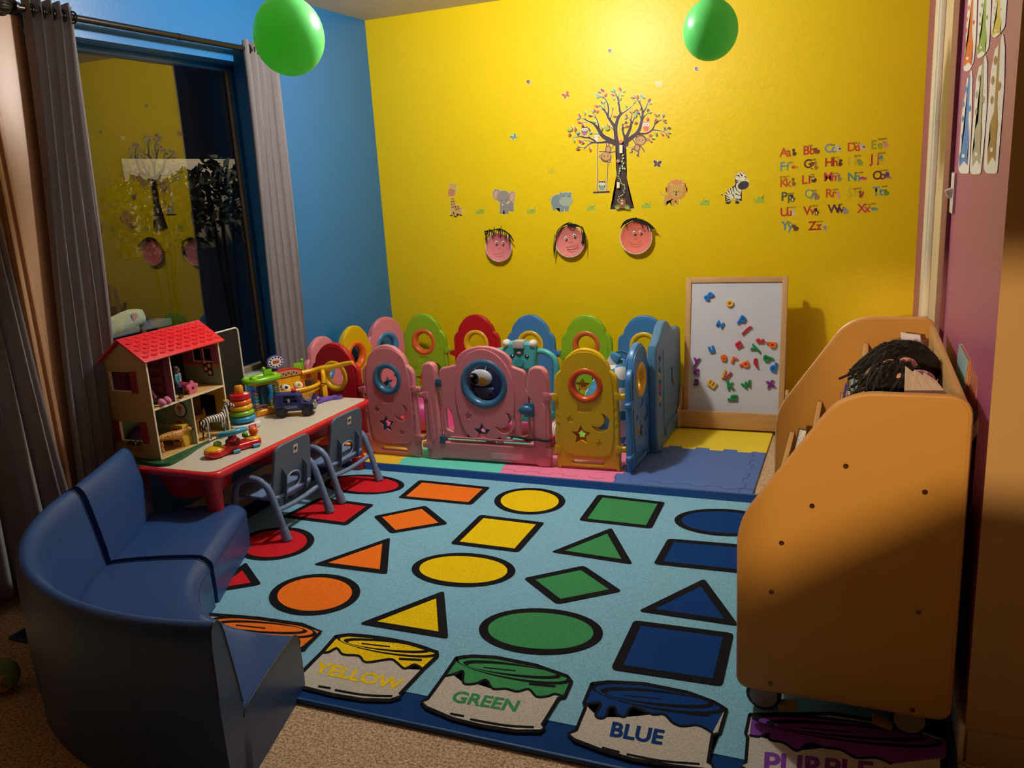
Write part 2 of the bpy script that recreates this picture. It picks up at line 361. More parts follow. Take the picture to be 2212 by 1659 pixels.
# ================================================================ outside the window
nx = -7.0; a_, b_, c_ = at(262, 343, X=nx), at(540, 356, X=nx), at(270, 440, X=nx)
nh = B(); nh.box((nx-.1, (a_.y+b_.y)/2+.1, a_.z-.5), (.2, b_.y-a_.y+.2, 1.0), mat('neighbour_wall_paint', '#d8cdb4', .8))
tag(nh.done('garden_wall', smooth=0), 'pale lit garden wall outside, seen dimly through the dark window', 'wall')
gb = bpy.data.lights.new('garden_light', 'POINT'); gb.energy = 42; gb.color = (1, .9, .7); gb.shadow_soft_size = .05
go = bpy.data.objects.new('garden_light', gb); COL.objects.link(go); go.location = (nx+.9, (a_.y+b_.y)/2, a_.z+.9)
lfm = mat('night_leaf', '#1c2614', .7); rl = random.Random(4); wdm = mat('night_bark', '#1a140e', .8)
def shrub(label, px, py, w, h):
    c = at(px, py, X=nx+.35); t = thing('garden_shrub', label, 'shrub', (c.x, c.y, 0), 0, 'shrubs outside the window')
    b = B(); bm = bmesh.new()
    for k in range(420):
        a = rl.uniform(-1, 1); top = h*(.55+.45*math.sin(3.1*a+px)**2)*(1-.3*a*a); p = V((rl.uniform(-.15, .15), a*w, c.z-.6+rl.random()**.6*(.6+top))); d = V((rl.uniform(-1, 1), rl.uniform(-1, 1), rl.uniform(-1, 1))).normalized(); n = d.orthogonal().normalized(); L = rl.uniform(.05, .09)
        bm.faces.new([bm.verts.new(p+q) for q in (-d*L, n*L*.4, d*L, -n*L*.4)])
    b.add(bm, lfm); b.done('leaves', t, 0); s = B()
    for k in range(5): y = rl.uniform(-w*.6, w*.6); s.tube([(0, y*.3, 0), (0, y*.6, c.z-.5), (.03, y, c.z+h*.5)], .015, wdm, 6, 3)
    s.done('stem', t)
shrub('dark leafy shrub outside, under the lit garden wall on the left', 330, 425, .55, .22); shrub('dark leafy shrub outside in front of the lit garden wall on the right', 470, 405, .55, .34)
# ================================================================ rug
RZ = .014
def rug_fn(px, py, z): p = at(px, py, Z=RZ); return (p.x, p.y, RZ+z)
RC = dict(sky='#84bcd4', navy='#123a72', black='#17161a', red='#d0202a', ora='#ff7a22', yel='#f6cf10', gre='#3f8f58', blu='#0f3a78', gry='#c6bfb2', pur='#7a3f98')
RP = {k: pile('rug_pile_'+k, v) for k, v in RC.items()}
rugb = B()
rugb.flat([rrect(-2.78, 1.80, .27, 3.80, .03)], .012, RP['navy'], .003, M.Translation((0, 0, .006)))
rugb.flat([rrect(-2.655, 1.93, .2, 3.695, .02)], .002, RP['sky'], 0, M.Translation((0, 0, .0127)))
rug = rugb.done('rug')
tag(rug, 'large light blue rug with black outlined coloured shapes and paint cans', 'rug')
B().tube([(-2.78, 1.80, .008), (.27, 1.80, .008), (.27, 3.8, .008), (-2.78, 3.8, .008)], .009, mat('rug_binding', '#1d4a80', .6), closed=True).done('binding', rug)
d = D(rug_fn, step=.00006, base=.0002)
S5 = lambda x, y: (480+x/1.907, 980+y/1.907)
def F5(*p): return [S5(*q) for q in p]
def shp(o, i, c): d.poly(o, RP['black'], False); d.poly(i, RP[c], False)
# shapes, measured on the photo: (outer outline, inner fill)
def quad(pts, c, k=.80):
    P = F5(*pts); n = len(P); W = [rug_fn(*p, 0) for p in P]; cx = sum(w[0] for w in W)/n; cy = sum(w[1] for w in W)/n
    d.todo.append((('w', rpoly([(w[0], w[1]) for w in W], .02, 3)), RP['black'], False))
    th = .032; q = []
    for i in range(n):                          # parallel inset of the sides
        a, b_, c_ = V(W[i-1][:2]), V(W[i][:2]), V(W[(i+1) % n][:2]); u = (b_-a).normalized(); v = (c_-b_).normalized(); sg = 1 if (u.x*v.y-u.y*v.x) > 0 else -1
        nu, nv = V((-u.y, u.x))*sg*th, V((-v.y, v.x))*sg*th; den = u.x*v.y-u.y*v.x; p0 = a+nu; p1 = b_+nv; t = ((p1.x-p0.x)*v.y-(p1.y-p0.y)*v.x)/den; r = p0+u*t; q.append((r.x, r.y))
    d.todo.append((('w', q), RP[c], False))
def oval(cx, cy, rx, ry, c, rot=0):
    pts = [S5(*p) for p in circ(cx, cy, rx, 40, ry, rot=rad(rot))]; W = [rug_fn(*p, 0) for p in pts]; n = len(W); mx_ = sum(w[0] for w in W)/n; my = sum(w[1] for w in W)/n
    d.todo.append((('w', [(w[0], w[1]) for w in W]), RP['black'], False)); q = []
    for w_ in W: v = V((w_[0]-mx_, w_[1]-my)); v -= v.normalized()*.032; q.append((mx_+v.x, my+v.y))
    d.todo.append((('w', q), RP[c], False))
_em = d.emit
def emit_rug(pts, m):
    if pts[0] == 'w':
        d.z += d.step; b = bmesh.new(); f = b.faces.new([b.verts.new((x, y, RZ+d.z)) for x, y in pts[1]]); bmesh.ops.triangulate(b, faces=[f]); d.b.add(b, m)
    else: _em(pts, m)
d.emit = emit_rug
oval(585, 127, 166, 41, 'red', 1); quad([(812, 108), (1106, 138), (1028, 212), (722, 183)], 'ora'); oval(1267, 196, 147, 55, 'yel', 0)
quad([(1548, 168), (1826, 200), (1770, 310), (1468, 276)], 'gre'); oval(2070, 284, 208, 56, 'blu', 3)
quad([(404, 180), (628, 210), (512, 297), (240, 262)], 'red'); quad([(838, 214), (932, 290), (694, 330), (622, 258)], 'ora')
quad([(1062, 252), (1330, 284), (1222, 408), (938, 372)], 'yel'); quad([(1604, 306), (1692, 458), (1352, 406)], 'gre'); quad([(1836, 350), (2340, 392), (2330, 514), (1776, 456)], 'blu')
oval(215, 372, 166, 66, 'red', -7); quad([(692, 346), (680, 498), (372, 458)], 'ora'); oval(994, 480, 214, 70, 'yel', 1)
quad([(1490, 462), (1648, 568), (1378, 622), (1240, 514)], 'gre'); quad([(1986, 516), (2130, 712), (1712, 650)], 'blu')
quad([(98, 448), (162, 540), (-80, 580)], 'red'); oval(381, 582, 189, 84, 'ora', -5); quad([(914, 566), (932, 764), (562, 702)], 'yel')
oval(1313, 734, 256, 95, 'gre', 2); quad([(1696, 688), (2108, 742), (2060, 960), (1600, 890)], 'blu')
# paint cans along the front edge
d.flush()
def can(tr, body, lid, paint, drip, inner, lines, c, word, wx, wy, U, W, wc, bold=.02):
    d.tr = tr
    d.poly(body, RP['gry'], False); d.poly(paint, RP[c], False); d.line(drip, 34*tr[2]/6, RP['black'], sm=4)
    d.poly(lid, RP['black'], False)
    n = len(lid); cx = sum(p[0] for p in lid)/n; cy = sum(p[1] for p in lid)/n
    d.poly([(cx+(x-cx)*.93, cy+(y-cy)*.80) for x, y in lid], RP[c], False)
    d.poly([(cx+(x-cx)*.84-10, cy+(y-cy)*.64) for x, y in lid], RP['black'], False); d.poly([(cx+(x-cx)*.76-6, cy+(y-cy)*.42) for x, y in lid], RP[c], False)
    d.line([(cx-(cx-lid[n//2][0])*.5, cy-28), (cx+30, cy+14)], 18*tr[2]/6, RP['black'])
    for L_ in lines: d.line(L_, 30*tr[2]/6, RP['black'], sm=3)
    d.line(body+[body[0]], 46*tr[2]/6, RP['black'], sm=0)
    d.text(word, wx, wy, 1, RP[wc], bold, U=U, W=W); d.flush()
def lidell(cx, cy, rx, ry, rot): return circ(cx, cy, rx, 36, ry, rot=rad(rot))
can((640, 1320, 6.144), [(525, 350), (340, 560), (20, 880), (-30, 980), (120, 1030), (500, 1125), (900, 1190), (1250, 1195), (1390, 1150), (1370, 1120), (1690, 780), (1880, 600), (1880, 560), (1500, 440), (1000, 350), (700, 325)],
    lidell(1212, 470, 690, 112, 9.5), [(525, 370), (340, 560), (420, 560), (540, 500), (620, 590), (830, 600), (930, 690), (1240, 650), (1330, 690), (1440, 780), (1560, 720), (1690, 790), (1880, 590), (1212, 470)],
    [(330, 560), (430, 555), (540, 505), (620, 585), (830, 605), (930, 690), (1240, 650), (1330, 690), (1440, 775), (1570, 720), (1690, 790)], None,
    [[(300, 1010), (450, 1035)], [(520, 1060), (900, 1125), (1270, 1140)], [(1370, 645), (1660, 660)]], 'yel', 'YELLOW', 225, 815, (285, 62), (122, -195), 'yel', .03)
can((900, 1400, 5.821), [(500, 140), (350, 360), (140, 650), (60, 690), (120, 760), (450, 900), (800, 990), (1250, 1060), (1560, 1060), (1610, 1020), (1580, 980), (1790, 640), (1860, 630), (1950, 430), (1900, 370), (1500, 230), (1000, 130), (700, 115)],
    lidell(1210, 285, 745, 125, 11), [(490, 170), (360, 360), (460, 350), (590, 300), (600, 460), (740, 460), (870, 410), (960, 530), (1120, 520), (1270, 560), (1410, 530), (1510, 630), (1650, 620), (1740, 590), (1850, 610), (1930, 430), (1210, 285)],
    [(360, 365), (470, 340), (585, 305), (590, 455), (740, 460), (875, 415), (960, 525), (1120, 525), (1270, 560), (1410, 530), (1510, 625), (1650, 620), (1740, 590), (1840, 620)], None,
    [[(430, 840), (590, 870)], [(680, 910), (1100, 985), (1470, 1010)], [(1420, 465), (1740, 495)]], 'gre', 'GREEN', 420, 680, (268, 43), (95, -190), 'gre', .03)
can((1220, 1440, 5.267), [(310, 210), (215, 440), (240, 470), (130, 740), (40, 780), (110, 850), (420, 970), (760, 1070), (1240, 1150), (1680, 1200), (1680, 1130), (1630, 1110), (1680, 790), (1760, 770), (1840, 500), (1700, 420), (1400, 310), (900, 210), (500, 190)],
    lidell(1060, 370, 780, 140, 10), [(310, 240), (230, 440), (400, 425), (350, 560), (400, 610), (460, 590), (500, 480), (570, 480), (600, 560), (680, 590), (750, 480), (850, 490), (1000, 560), (1130, 560), (1230, 660), (1340, 700), (1500, 680), (1680, 770), (1820, 500), (1060, 370)],
    [(230, 445), (410, 430), (350, 560), (400, 605), (465, 585), (500, 485), (570, 480), (600, 560), (690, 585), (750, 480), (850, 495), (1000, 560), (1130, 560), (1230, 655), (1340, 695), (1520, 685), (1680, 770)], None,
    [[(430, 940), (620, 990)], [(710, 1015), (1100, 1090), (1530, 1125)], [(1380, 545), (1640, 575)]], 'blu', 'BLUE', 500, 800, (268, 45), (50, -225), 'blu', .035)
can((1600, 1480, 4.608), [(90, 310), (50, 500), (70, 540), (50, 790), (0, 830), (300, 1000), (1500, 1150), (2000, 1150), (2000, 760), (2060, 740), (2060, 560), (1700, 420), (900, 300)],
    lidell(1060, 470, 960, 110, 8), [(110, 330), (90, 510), (180, 530), (280, 500), (300, 560), (430, 590), (560, 670), (680, 600), (850, 640), (1000, 660), (1150, 740), (1350, 740), (1500, 800), (2040, 740), (2060, 560), (1060, 470)],
    [(90, 515), (180, 530), (280, 500), (290, 560), (430, 590), (560, 670), (680, 600), (850, 640), (1000, 660), (1150, 740), (1350, 740), (1500, 800)], None, [], 'pur', 'PURPLE', 215, 880, (330, 30), (15, -280), 'pur', .03)
can((640, 1320, 6.144), [(-1200, 60), (-1300, 300), (-1350, 600), (0, 560), (120, 490), (330, 290), (90, 200), (-500, 115)],
    lidell(-440, 235, 720, 120, 7), [(-1200, 100), (-1250, 300), (0, 500), (110, 470), (310, 290)], [(-1250, 300), (0, 510), (110, 480)], None, [], 'ora', 'ORANGE', -1000, 420, (200, 40), (90, -160), 'ora')
d.tr = (0, 0, 1)
prt = d.done('woven_shapes', parent=rug, center=False)
# ================================================================ foam mats (interlocking squares)
def foam(name, x0, y0, x1, y1, col, label, teeth):
    """teeth: dict side -> phase, None = straight border"""
    n = 9; tw = .016; pts = []
    def side(p, q, ph, nx, ny):
        out = [p]
        if ph is None: return out
        for i in range(n):
            o = tw*(1 if (i+ph) % 2 == 0 else -1)*(0 if i in (0, n-1) else 1)
            for t in (i/n+.002, (i+1)/n-.002): out.append((p[0]+(q[0]-p[0])*t+nx*o, p[1]+(q[1]-p[1])*t+ny*o))
        return out
    pts = side((x0, y0), (x1, y0), teeth.get('s'), 0, -1)+side((x1, y0), (x1, y1), teeth.get('e'), 1, 0)+side((x1, y1), (x0, y1), teeth.get('n'), 0, 1)+side((x0, y1), (x0, y0), teeth.get('w'), -1, 0)
    m = mat('foam_'+col, '#'+col, .75, bump=.25, bscale=220)
    b = B().flat([pts], .012, m, .0015, M.Translation((0, 0, .0065)))
    o = b.done(name); tag(o, label, 'foam mat', 'interlocking foam floor mats')
    if teeth.get('border'):          # the loose border strip: a thin seam cut like puzzle teeth
        g = B(); dk = mat('foam_seam_'+col, tuple(x*.45 for x in lin(col)[:3])+(1,), .9)
        for ax in teeth['border']:
            P = []
            for i in range(n+1):
                for k in (0, 1):
                    o_ = .055+tw*(1 if (i+k) % 2 else -1)*.6
                    t = i/n
                    P.append((x0+(x1-x0)*t, y0+o_, .0127) if ax == 's' else (x1-o_, y0+(y1-y0)*t, .0127))
            for a, c in zip(P[:-1], P[1:]):
                if (V(a)-V(c)).length > .001 and random.random() < .7: g.box((V(a)+V(c))/2, (abs(a[0]-c[0])+.003, abs(a[1]-c[1])+.003, .0012), dk)
        bm2 = bmesh.new(); bm2.from_mesh(o.data); k_ = len(o.data.materials); o.data.materials.append(dk); g.bm.to_mesh(tm := bpy.data.meshes.new('t')); n0 = len(bm2.faces); bm2.from_mesh(tm); bm2.faces.ensure_lookup_table()
        for f in bm2.faces[n0:]: f.material_index = k_
        bm2.to_mesh(o.data); bm2.free(); g.bm.free()
    return o
GXs = [-2.98, -2.34, -1.72, -1.10, -.425]; GY = [3.805, 4.43, 5.06]
cols = [('f4c628', 'yellow foam mat by the table end, under the red and pink panels', 'e84d8a', 'deep pink foam mat in the back left corner of the playpen'),
        ('62d6bd', 'aqua foam mat in front of the pink gate', 'ee5f9a', 'pink foam mat at the back of the playpen beside the green one'),
        ('f581a8', 'light pink foam mat under the yellow playpen panel', '7ccb3a', 'bright green foam mat inside the playpen at the back'),
        ('4d6cab', 'blue foam mat with border seams, right of the playpen', 'ecd22e', 'yellow foam mat under the whiteboard easel')]
for i, (c0, l0, c1, l1) in enumerate(cols):
    foam('foam_mat', GXs[i], GY[0], GXs[i+1], GY[1], c0, l0, dict(s=None, n=0, w=None if i == 0 else 1, e=None if i == 3 else 0, border='se' if i == 3 else 's' if i == 2 else ''))
    foam('foam_mat', GXs[i], GY[1], GXs[i+1], GY[2], c1, l1, dict(s=1, n=None, w=None if i == 0 else 1, e=None if i == 3 else 0))
# ================================================================ wall stickers on the yellow wall
CR = '#efe6b0'
def sticker(name, label, tr, draw, border=CR, bw=4, group=None, cat='wall sticker', fn=wall_fn, parts=None):
    q = D(fn, tr); draw(q); o = q.done(name, border, bw); tag(o, label, cat, group); return o
T3 = (1220, 180, 9.217); BK = '#3d2422'
def tree(q):
    K = 11.85/9.217
    tk = lambda x, y: ((1260+x/11.85-1220)*9.217, (320+y/11.85-180)*9.217)
    q.poly([tk(*p) for p in [(690, 1570), (770, 1430), (815, 1200), (838, 1000), (855, 700), (860, 300), (840, 0)]]+[(1010, 1240), (1050, 1150), (1220, 1150), (1215, 1290)]+[tk(*p) for p in [(1080, 0), (1092, 500), (1112, 800), (1160, 1100), (1220, 1360), (1305, 1545)]], BK)
    for pts, a, b in [([(1110, 1330), (1040, 1170), (1015, 1000), (1020, 850), (1060, 700), (1110, 610), (1095, 540), (1085, 450), (1065, 330), (1030, 240), (990, 180)], 95, 12), ([(1105, 615), (1160, 590), (1250, 530), (1330, 460), (1375, 400)], 34, 8), ([(1065, 310), (1080, 230), (1105, 165)], 12, 7), ([(1080, 430), (1040, 380), (995, 345)], 10, 6),
        ([(1010, 900), (930, 770), (870, 690), (840, 620), (800, 550), (740, 480), (690, 450)], 66, 7), ([(860, 670), (872, 520), (850, 400), (800, 310), (710, 265)], 36, 12), ([(770, 290), (745, 200)], 10, 6), ([(805, 580), (795, 480), (775, 400)], 14, 6), ([(780, 545), (740, 520), (690, 530)], 10, 5), ([(900, 720), (940, 620), (955, 530)], 18, 6),
        ([(1060, 1220), (900, 1130), (760, 1050), (690, 950), (620, 850), (550, 790), (440, 740), (330, 690)], 110, 9), ([(690, 940), (665, 790), (620, 680), (590, 610)], 32, 8), ([(610, 690), (560, 650), (540, 645)], 10, 6), ([(440, 775), (340, 785)], 8, 6), ([(415, 730), (405, 670)], 12, 6), ([(735, 1010), (745, 930)], 12, 6),
        ([(1010, 1200), (850, 1168), (700, 1180), (560, 1180), (460, 1230), (380, 1320)], 50, 9), ([(560, 1175), (480, 1145), (370, 1135)], 14, 6), ([(410, 1275), (330, 1270)], 10, 7), ([(610, 1150), (500, 1090), (380, 1075), (280, 1045), (220, 980), (185, 935)], 34, 8), ([(280, 1065), (170, 1075)], 14, 5), ([(500, 1090), (480, 1030)], 18, 8), ([(380, 1075), (325, 1020)], 12, 5), ([(990, 950), (940, 890), (900, 875)], 16, 8),
        ([(1170, 1310), (1210, 1180), (1310, 1090), (1430, 1000), (1490, 900), (1520, 790), (1550, 640), (1540, 500), (1490, 390), (1430, 310)], 95, 11), ([(1520, 730), (1495, 620), (1490, 580)], 18, 8), ([(1555, 590), (1620, 480), (1650, 390)], 20, 8), ([(1545, 725), (1600, 640), (1650, 600)], 14, 7), ([(1490, 390), (1505, 320)], 10, 6),
        ([(1470, 1000), (1640, 990), (1750, 910), (1800, 810), (1930, 720)], 32, 8), ([(1745, 925), (1880, 935), (1980, 970), (2030, 1000)], 18, 6), ([(1980, 945), (2070, 890)], 10, 6), ([(1790, 810), (1800, 740), (1820, 690)], 14, 6),
        ([(1230, 1230), (1205, 1100), (1240, 1040), (1300, 900), (1330, 780)], 70, 40), ([(1325, 790), (1300, 720), (1255, 680)], 18, 7), ([(1330, 790), (1325, 700), (1340, 610)], 18, 7), ([(1345, 790), (1385, 690), (1400, 650)], 18, 8), ([(1205, 1100), (1160, 960), (1155, 840), (1140, 800)], 46, 8), ([(1150, 930), (1095, 880)], 12, 6), ([(1155, 910), (1210, 860)], 12, 6), ([(1160, 820), (1200, 790)], 10, 6)]:
        q.line(pts, a, BK, b)
    CC = dict(g='#a3bd4e', t='#84b59c', r='#c4523f', p='#5d4350', b='#9fb3a5', o='#cf6a2e')
    for x, y, L, a, c in [(735, 130, 75, 80, 'p'), (690, 180, 80, 10, 'r'), (770, 150, 80, 100, 'r'), (820, 235, 95, 120, 'r'), (645, 235, 105, 30, 't'), (670, 275, 90, 150, 't'), (985, 140, 85, 80, 't'), (945, 160, 80, 5, 't'), (1105, 115, 95, 75, 'r'), (1170, 165, 85, -20, 'g'), (965, 232, 85, 10, 'r'), (1135, 235, 75, 5, 'g'), (968, 310, 80, 65, 'g'), (1110, 310, 85, 110, 'g'), (1390, 365, 90, 115, 'g'), (1390, 260, 80, 70, 'b'), (1350, 290, 80, 10, 'r'), (1455, 270, 90, 90, 'r'), (1530, 250, 95, 70, 't'), (1565, 285, 95, 10, 't'), (1680, 335, 95, 125, 'r'), (1700, 395, 90, 10, 'b'), (1220, 455, 95, 88, 'g'), (950, 495, 85, 88, 'g'), (740, 380, 75, 60, 'p'), (790, 375, 60, 110, 'g'), (640, 455, 90, 5, 'r'), (688, 430, 50, 70, 'g'), (550, 560, 85, 65, 'b'), (598, 545, 80, 100, 'r'), (655, 565, 85, 125, 'r'), (510, 645, 80, 5, 'p'), (398, 590, 110, 88, 'g'), (300, 635, 85, 75, 'r'), (275, 700, 85, -30, 'b'), (585, 762, 90, 15, 'g'), (300, 778, 85, 5, 'r'), (1003, 658, 85, -10, 'r'), (1230, 640, 80, 100, 'o'), (1215, 690, 80, -30, 'b'), (1320, 575, 70, 35, 'r'), (1375, 555, 80, -50, 'g'), (1440, 530, 75, 0, 'r'), (1510, 500, 70, 120, 'g'), (1415, 635, 110, 100, 't'), (1460, 590, 70, 40, 'p'), (1663, 540, 85, 105, 'p'), (1695, 575, 85, -5, 'g'), (1420, 785, 85, -30, 'r'), (1225, 775, 70, -45, 'p'), (1240, 850, 90, -25, 'o'), (1650, 710, 90, 110, 'o'), (1830, 740, 85, 115, 'r'), (1815, 630, 80, 60, 'r'), (1865, 625, 70, 115, 'g'), (1955, 640, 85, 115, 'b'), (1980, 725, 85, -10, 'g'), (1990, 765, 85, 30, 'r'), (2080, 885, 75, -45, 'p'), (1980, 880, 75, 105, 'g'), (2075, 980, 80, 0, 'g'), (2045, 1040, 90, 60, 'o'), (1940, 1010, 85, 50, 'o'), (1820, 1005, 100, 88, 'g'), (1710, 1040, 90, 115, 'r'), (1750, 1088, 90, 5, 'g'), (1710, 1140, 85, 40, 'o'), (745, 890, 95, 95, 'g'), (870, 835, 80, 60, 'o'), (150, 880, 100, 80, 'g'), (110, 930, 110, -5, 'g'), (225, 905, 90, 100, 'r'), (110, 1020, 90, 125, 'r'), (195, 1130, 90, 88, 'g'), (280, 985, 85, -40, 't'), (525, 985, 85, -25, 't'), (498, 915, 75, 80, 'p'), (320, 1150, 90, 5, 'r'), (365, 1178, 80, -25, 'r'), (290, 1248, 85, 5, 'g'), (275, 1300, 90, -15, 'r'), (512, 1310, 95, 88, 'o'), (365, 830, 80, 95, 'r')]:
        q.leaf(x, y, L, a, CC[c])
    q.ell(845, 890, 52, 42, '#a3bd4e', 20)
    # vine, windows, little door on the trunk
    for x, y in [(1030, 180), (1035, 260), (1010, 340), (1045, 390), (1015, 460), (955, 520), (950, 585), (930, 650), (915, 718), (935, 770), (970, 805), (975, 850), (990, 895), (1030, 925), (1065, 940), (1070, 990), (1085, 1035), (1050, 1080), (1065, 1130), (1025, 1190), (985, 1215), (930, 1235), (940, 1285), (905, 1325), (920, 1370), (1080, 525), (1028, 518)]:
        q.leaf(*tk(x, y), 52 if y < 620 else 36, 120 if x % 20 else 60, '#b9d48a', .3)
    for x0, y0, x1, y1 in ((945, -80, 1025, 125), (880, 870, 950, 1020)): q.poly([tk(*p) for p in ((x0, y0), (x1, y0), (x1, y1), (x0, y1))], '#f3ecc0', False); q.line([tk((x0+x1)/2, y0+20), tk((x0+x1)/2, y1-20)], 4, '#b9a860', out=False)
    q.poly([tk(*p) for p in [(920, 1540), (925, 1400), (960, 1300), (1030, 1265), (1090, 1310), (1115, 1400), (1110, 1540)]], '#8a5238', False); q.poly([tk(*p) for p in [(970, 1350), (1010, 1310), (1055, 1350)]], '#efe6b0', False); q.ell(*tk(1012, 1410), 24, 26, '#efe0b0', out=False); q.ell(*tk(1012, 1410), 9, 10, '#5a3423', out=False)
    for cx in (895, 1145):
        for k in range(-3, 4): q.line([tk(cx+k*12, 1545), tk(cx+k*26, 1470-20*(3-abs(k)))], 16, '#9cc24e', 3, out=False)
    q.ell(*tk(912, 330), 36, 34, '#c08a68', out=False); q.ell(1135, 1160, 36, 38, '#dd7a4c', out=False)
tree_o = sticker('tree_sticker', 'wall sticker of a brown tree with bare branches and coloured leaves', T3, tree, CR, 9)
def owl(label, x, y, s, body, belly, tr=T3):
    def dr(q):
        q.ell(x, y, 62*s, 92*s, body); q.poly([(x-62*s, y-40*s), (x-58*s, y-100*s), (x-20*s, y-78*s)], body); q.poly([(x+62*s, y-40*s), (x+58*s, y-100*s), (x+20*s, y-78*s)], body)
        q.ell(x, y+36*s, 50*s, 56*s, belly, out=False); q.ell(x-26*s, y-34*s, 30*s, 30*s, '#f6f0dc', out=False); q.ell(x+26*s, y-34*s, 30*s, 30*s, '#f6f0dc', out=False)
        q.ell(x-22*s, y-32*s, 10*s, 10*s, '#1d1a1a', out=False); q.ell(x+22*s, y-32*s, 10*s, 10*s, '#1d1a1a', out=False); q.poly([(x-8*s, y-16*s), (x+8*s, y-16*s), (x, y+2*s)], '#d98a3a', False)
    return sticker('owl_sticker', label, tr, dr, CR, 6)
owl('plum bellied owl sticker on the left branch of the tree', 395, 950, 1.0, '#6b2f3a', '#a5647a')
owl('small white bellied owl sticker beside the tree trunk fork', 630, 1075, .82, '#93806c', '#eee4cc')
owl('pink eyed owl sticker with orange belly on the right branch', 1620, 860, 1.12, '#d99a94', '#e0694c')
def swing(q):
    for x0, x1 in ((655, 645), (862, 838)): q.line([(x0, 1190 if x0 < 700 else 1560), (x1, 2160)], 14, '#6a4326')
    q.line([(575, 2175), (888, 2160)], 36, BK)
sticker('swing_sticker', 'wall sticker of a rope swing hanging from the tree branch', T3, swing, CR, 6)
owl('brown owl sticker with teal belly sitting on the swing', 745, 2040, 1.05, '#5d3426', '#7fae98')
def monkey(label, hx, hy, parts, flip):
    def dr(q):
        for pts, w in parts: q.line(pts, w, '#7a4c28')
        q.ell(hx[0], hx[1], 112, 108, '#7a4c28'); q.ell(hx[0]+(2 if flip else -4), hx[1]-(18 if flip else -12), 92, 82, '#c79a5e', out=False)
        for ex, ey in hy[:2]: q.ell(ex, ey, 34, 32, '#7a4c28'); q.ell(ex, ey, 20, 19, '#cf9f66', out=False)
        q.ell(hy[2][0], hy[2][1], 62, 72, '#7a4c28'); q.ell(hy[2][0], hy[2][1], 44, 54, '#cb9c66', out=False)
        for k in (-1, 1): q.ell(hx[0]+k*36, hx[1]-(20 if flip else -6), 9, 13, '#3a2214', out=False)
    return sticker('monkey_sticker', label, T3, dr, CR, 6)
def mk(label, head, ears, body, limbs, flip): return monkey(label, head, [*ears, body], limbs, flip)
mk('brown monkey sticker hanging upside down beside the swing rope', (822, 1470), [(708, 1458), (888, 1552)], (868, 1312), [([(830, 1200), (835, 1270), (860, 1310)], 22), ([(880, 1190), (880, 1270)], 22), ([(690, 1358), (780, 1352), (850, 1350)], 22), ([(890, 1380), (960, 1370), (1015, 1355)], 24), ([(930, 1290), (975, 1240), (955, 1195), (920, 1200)], 14)], True)
mk('brown monkey sticker swinging from the right side of the tree', (1515, 1125), [(1438, 1035), (1650, 1120)], (1440, 1285), [([(1350, 1110), (1400, 1190), (1440, 1240)], 24), ([(1500, 1240), (1560, 1310), (1585, 1360)], 26), ([(1420, 1320), (1340, 1310), (1345, 1370), (1305, 1380)], 28), ([(1460, 1330), (1470, 1400), (1440, 1430), (1475, 1455)], 28), ([(1400, 1260), (1300, 1280), (1240, 1240), (1270, 1205), (1300, 1225)], 10)], False)
T5 = (940, 360, 5.821); T6 = (1380, 340, 7.373)
def giraffe(q):
    q.line([(335, 520), (375, 545)], 7, '#a07c3a', 5)
    q.poly([(205, 385), (240, 385), (252, 470), (330, 520), (340, 610), (310, 612), (300, 590), (272, 590), (270, 628), (242, 630), (236, 570), (222, 570), (220, 615), (192, 615), (195, 540)], '#d8ae62')
    q.poly([(185, 235), (225, 215), (270, 240), (262, 330), (240, 375), (200, 378), (162, 350), (158, 310)], '#d9ae5c'); q.ell(205, 330, 45, 46, '#d08a5e', 20, out=False)
    q.line([(220, 240), (220, 212)], 10, '#c9a050'); q.line([(255, 245), (260, 225)], 10, '#c9a050'); q.ell(190, 222, 17, 13, '#dcb66e', -40); q.ell(285, 262, 17, 12, '#dcb66e', 30)
    q.ell(195, 285, 5, 7, '#3a2214', out=False); q.ell(240, 302, 5, 7, '#3a2214', out=False)
    for x, y, r in [(212, 405, 7), (232, 400, 6), (210, 440, 9), (236, 435, 8), (208, 475, 9), (242, 470, 8), (212, 510, 8), (232, 503, 8), (258, 505, 10), (292, 500, 10), (275, 535, 9), (300, 528, 8), (255, 530, 6)]: q.ell(x, y, r, r*.95, '#6a3c24', out=False)
    for x, y in [(206, 612), (256, 627), (292, 600), (325, 608)]: q.ell(x, y, 15, 8, '#4a2a22', out=False)
sticker('giraffe_sticker', 'wall sticker of a spotted baby giraffe, leftmost of the animals', T5, giraffe, '#eadf9a', 4)
def eleph(q):
    q.ell(775, 352, 50, 70, '#8f867a', -8); q.ell(965, 380, 40, 72, '#8f867a', 8); q.ell(775, 355, 38, 56, '#dba58c', -8, out=False); q.ell(968, 380, 30, 58, '#dba58c', 8, out=False)
    q.poly([(815, 450), (990, 450), (990, 560), (945, 562), (930, 545), (925, 595), (875, 597), (870, 550), (858, 550), (852, 590), (810, 590)], '#938a7e')
    q.ell(860, 380, 84, 82, '#9a9186'); q.line([(860, 440), (875, 495), (920, 515), (970, 498)], 44, '#9a9186', 26); q.line([(850, 480), (890, 515), (950, 515)], 5, '#6f675e', out=False)
    q.ell(835, 424, 5, 8, '#2a2420', out=False); q.ell(900, 420, 5, 8, '#2a2420', out=False); q.leaf(848, 478, 30, 70, '#f4efe2'); q.leaf(912, 462, 28, 20, '#f4efe2')
sticker('elephant_sticker', 'wall sticker of a grey baby elephant with pink ears', T5, eleph, CR, 4)
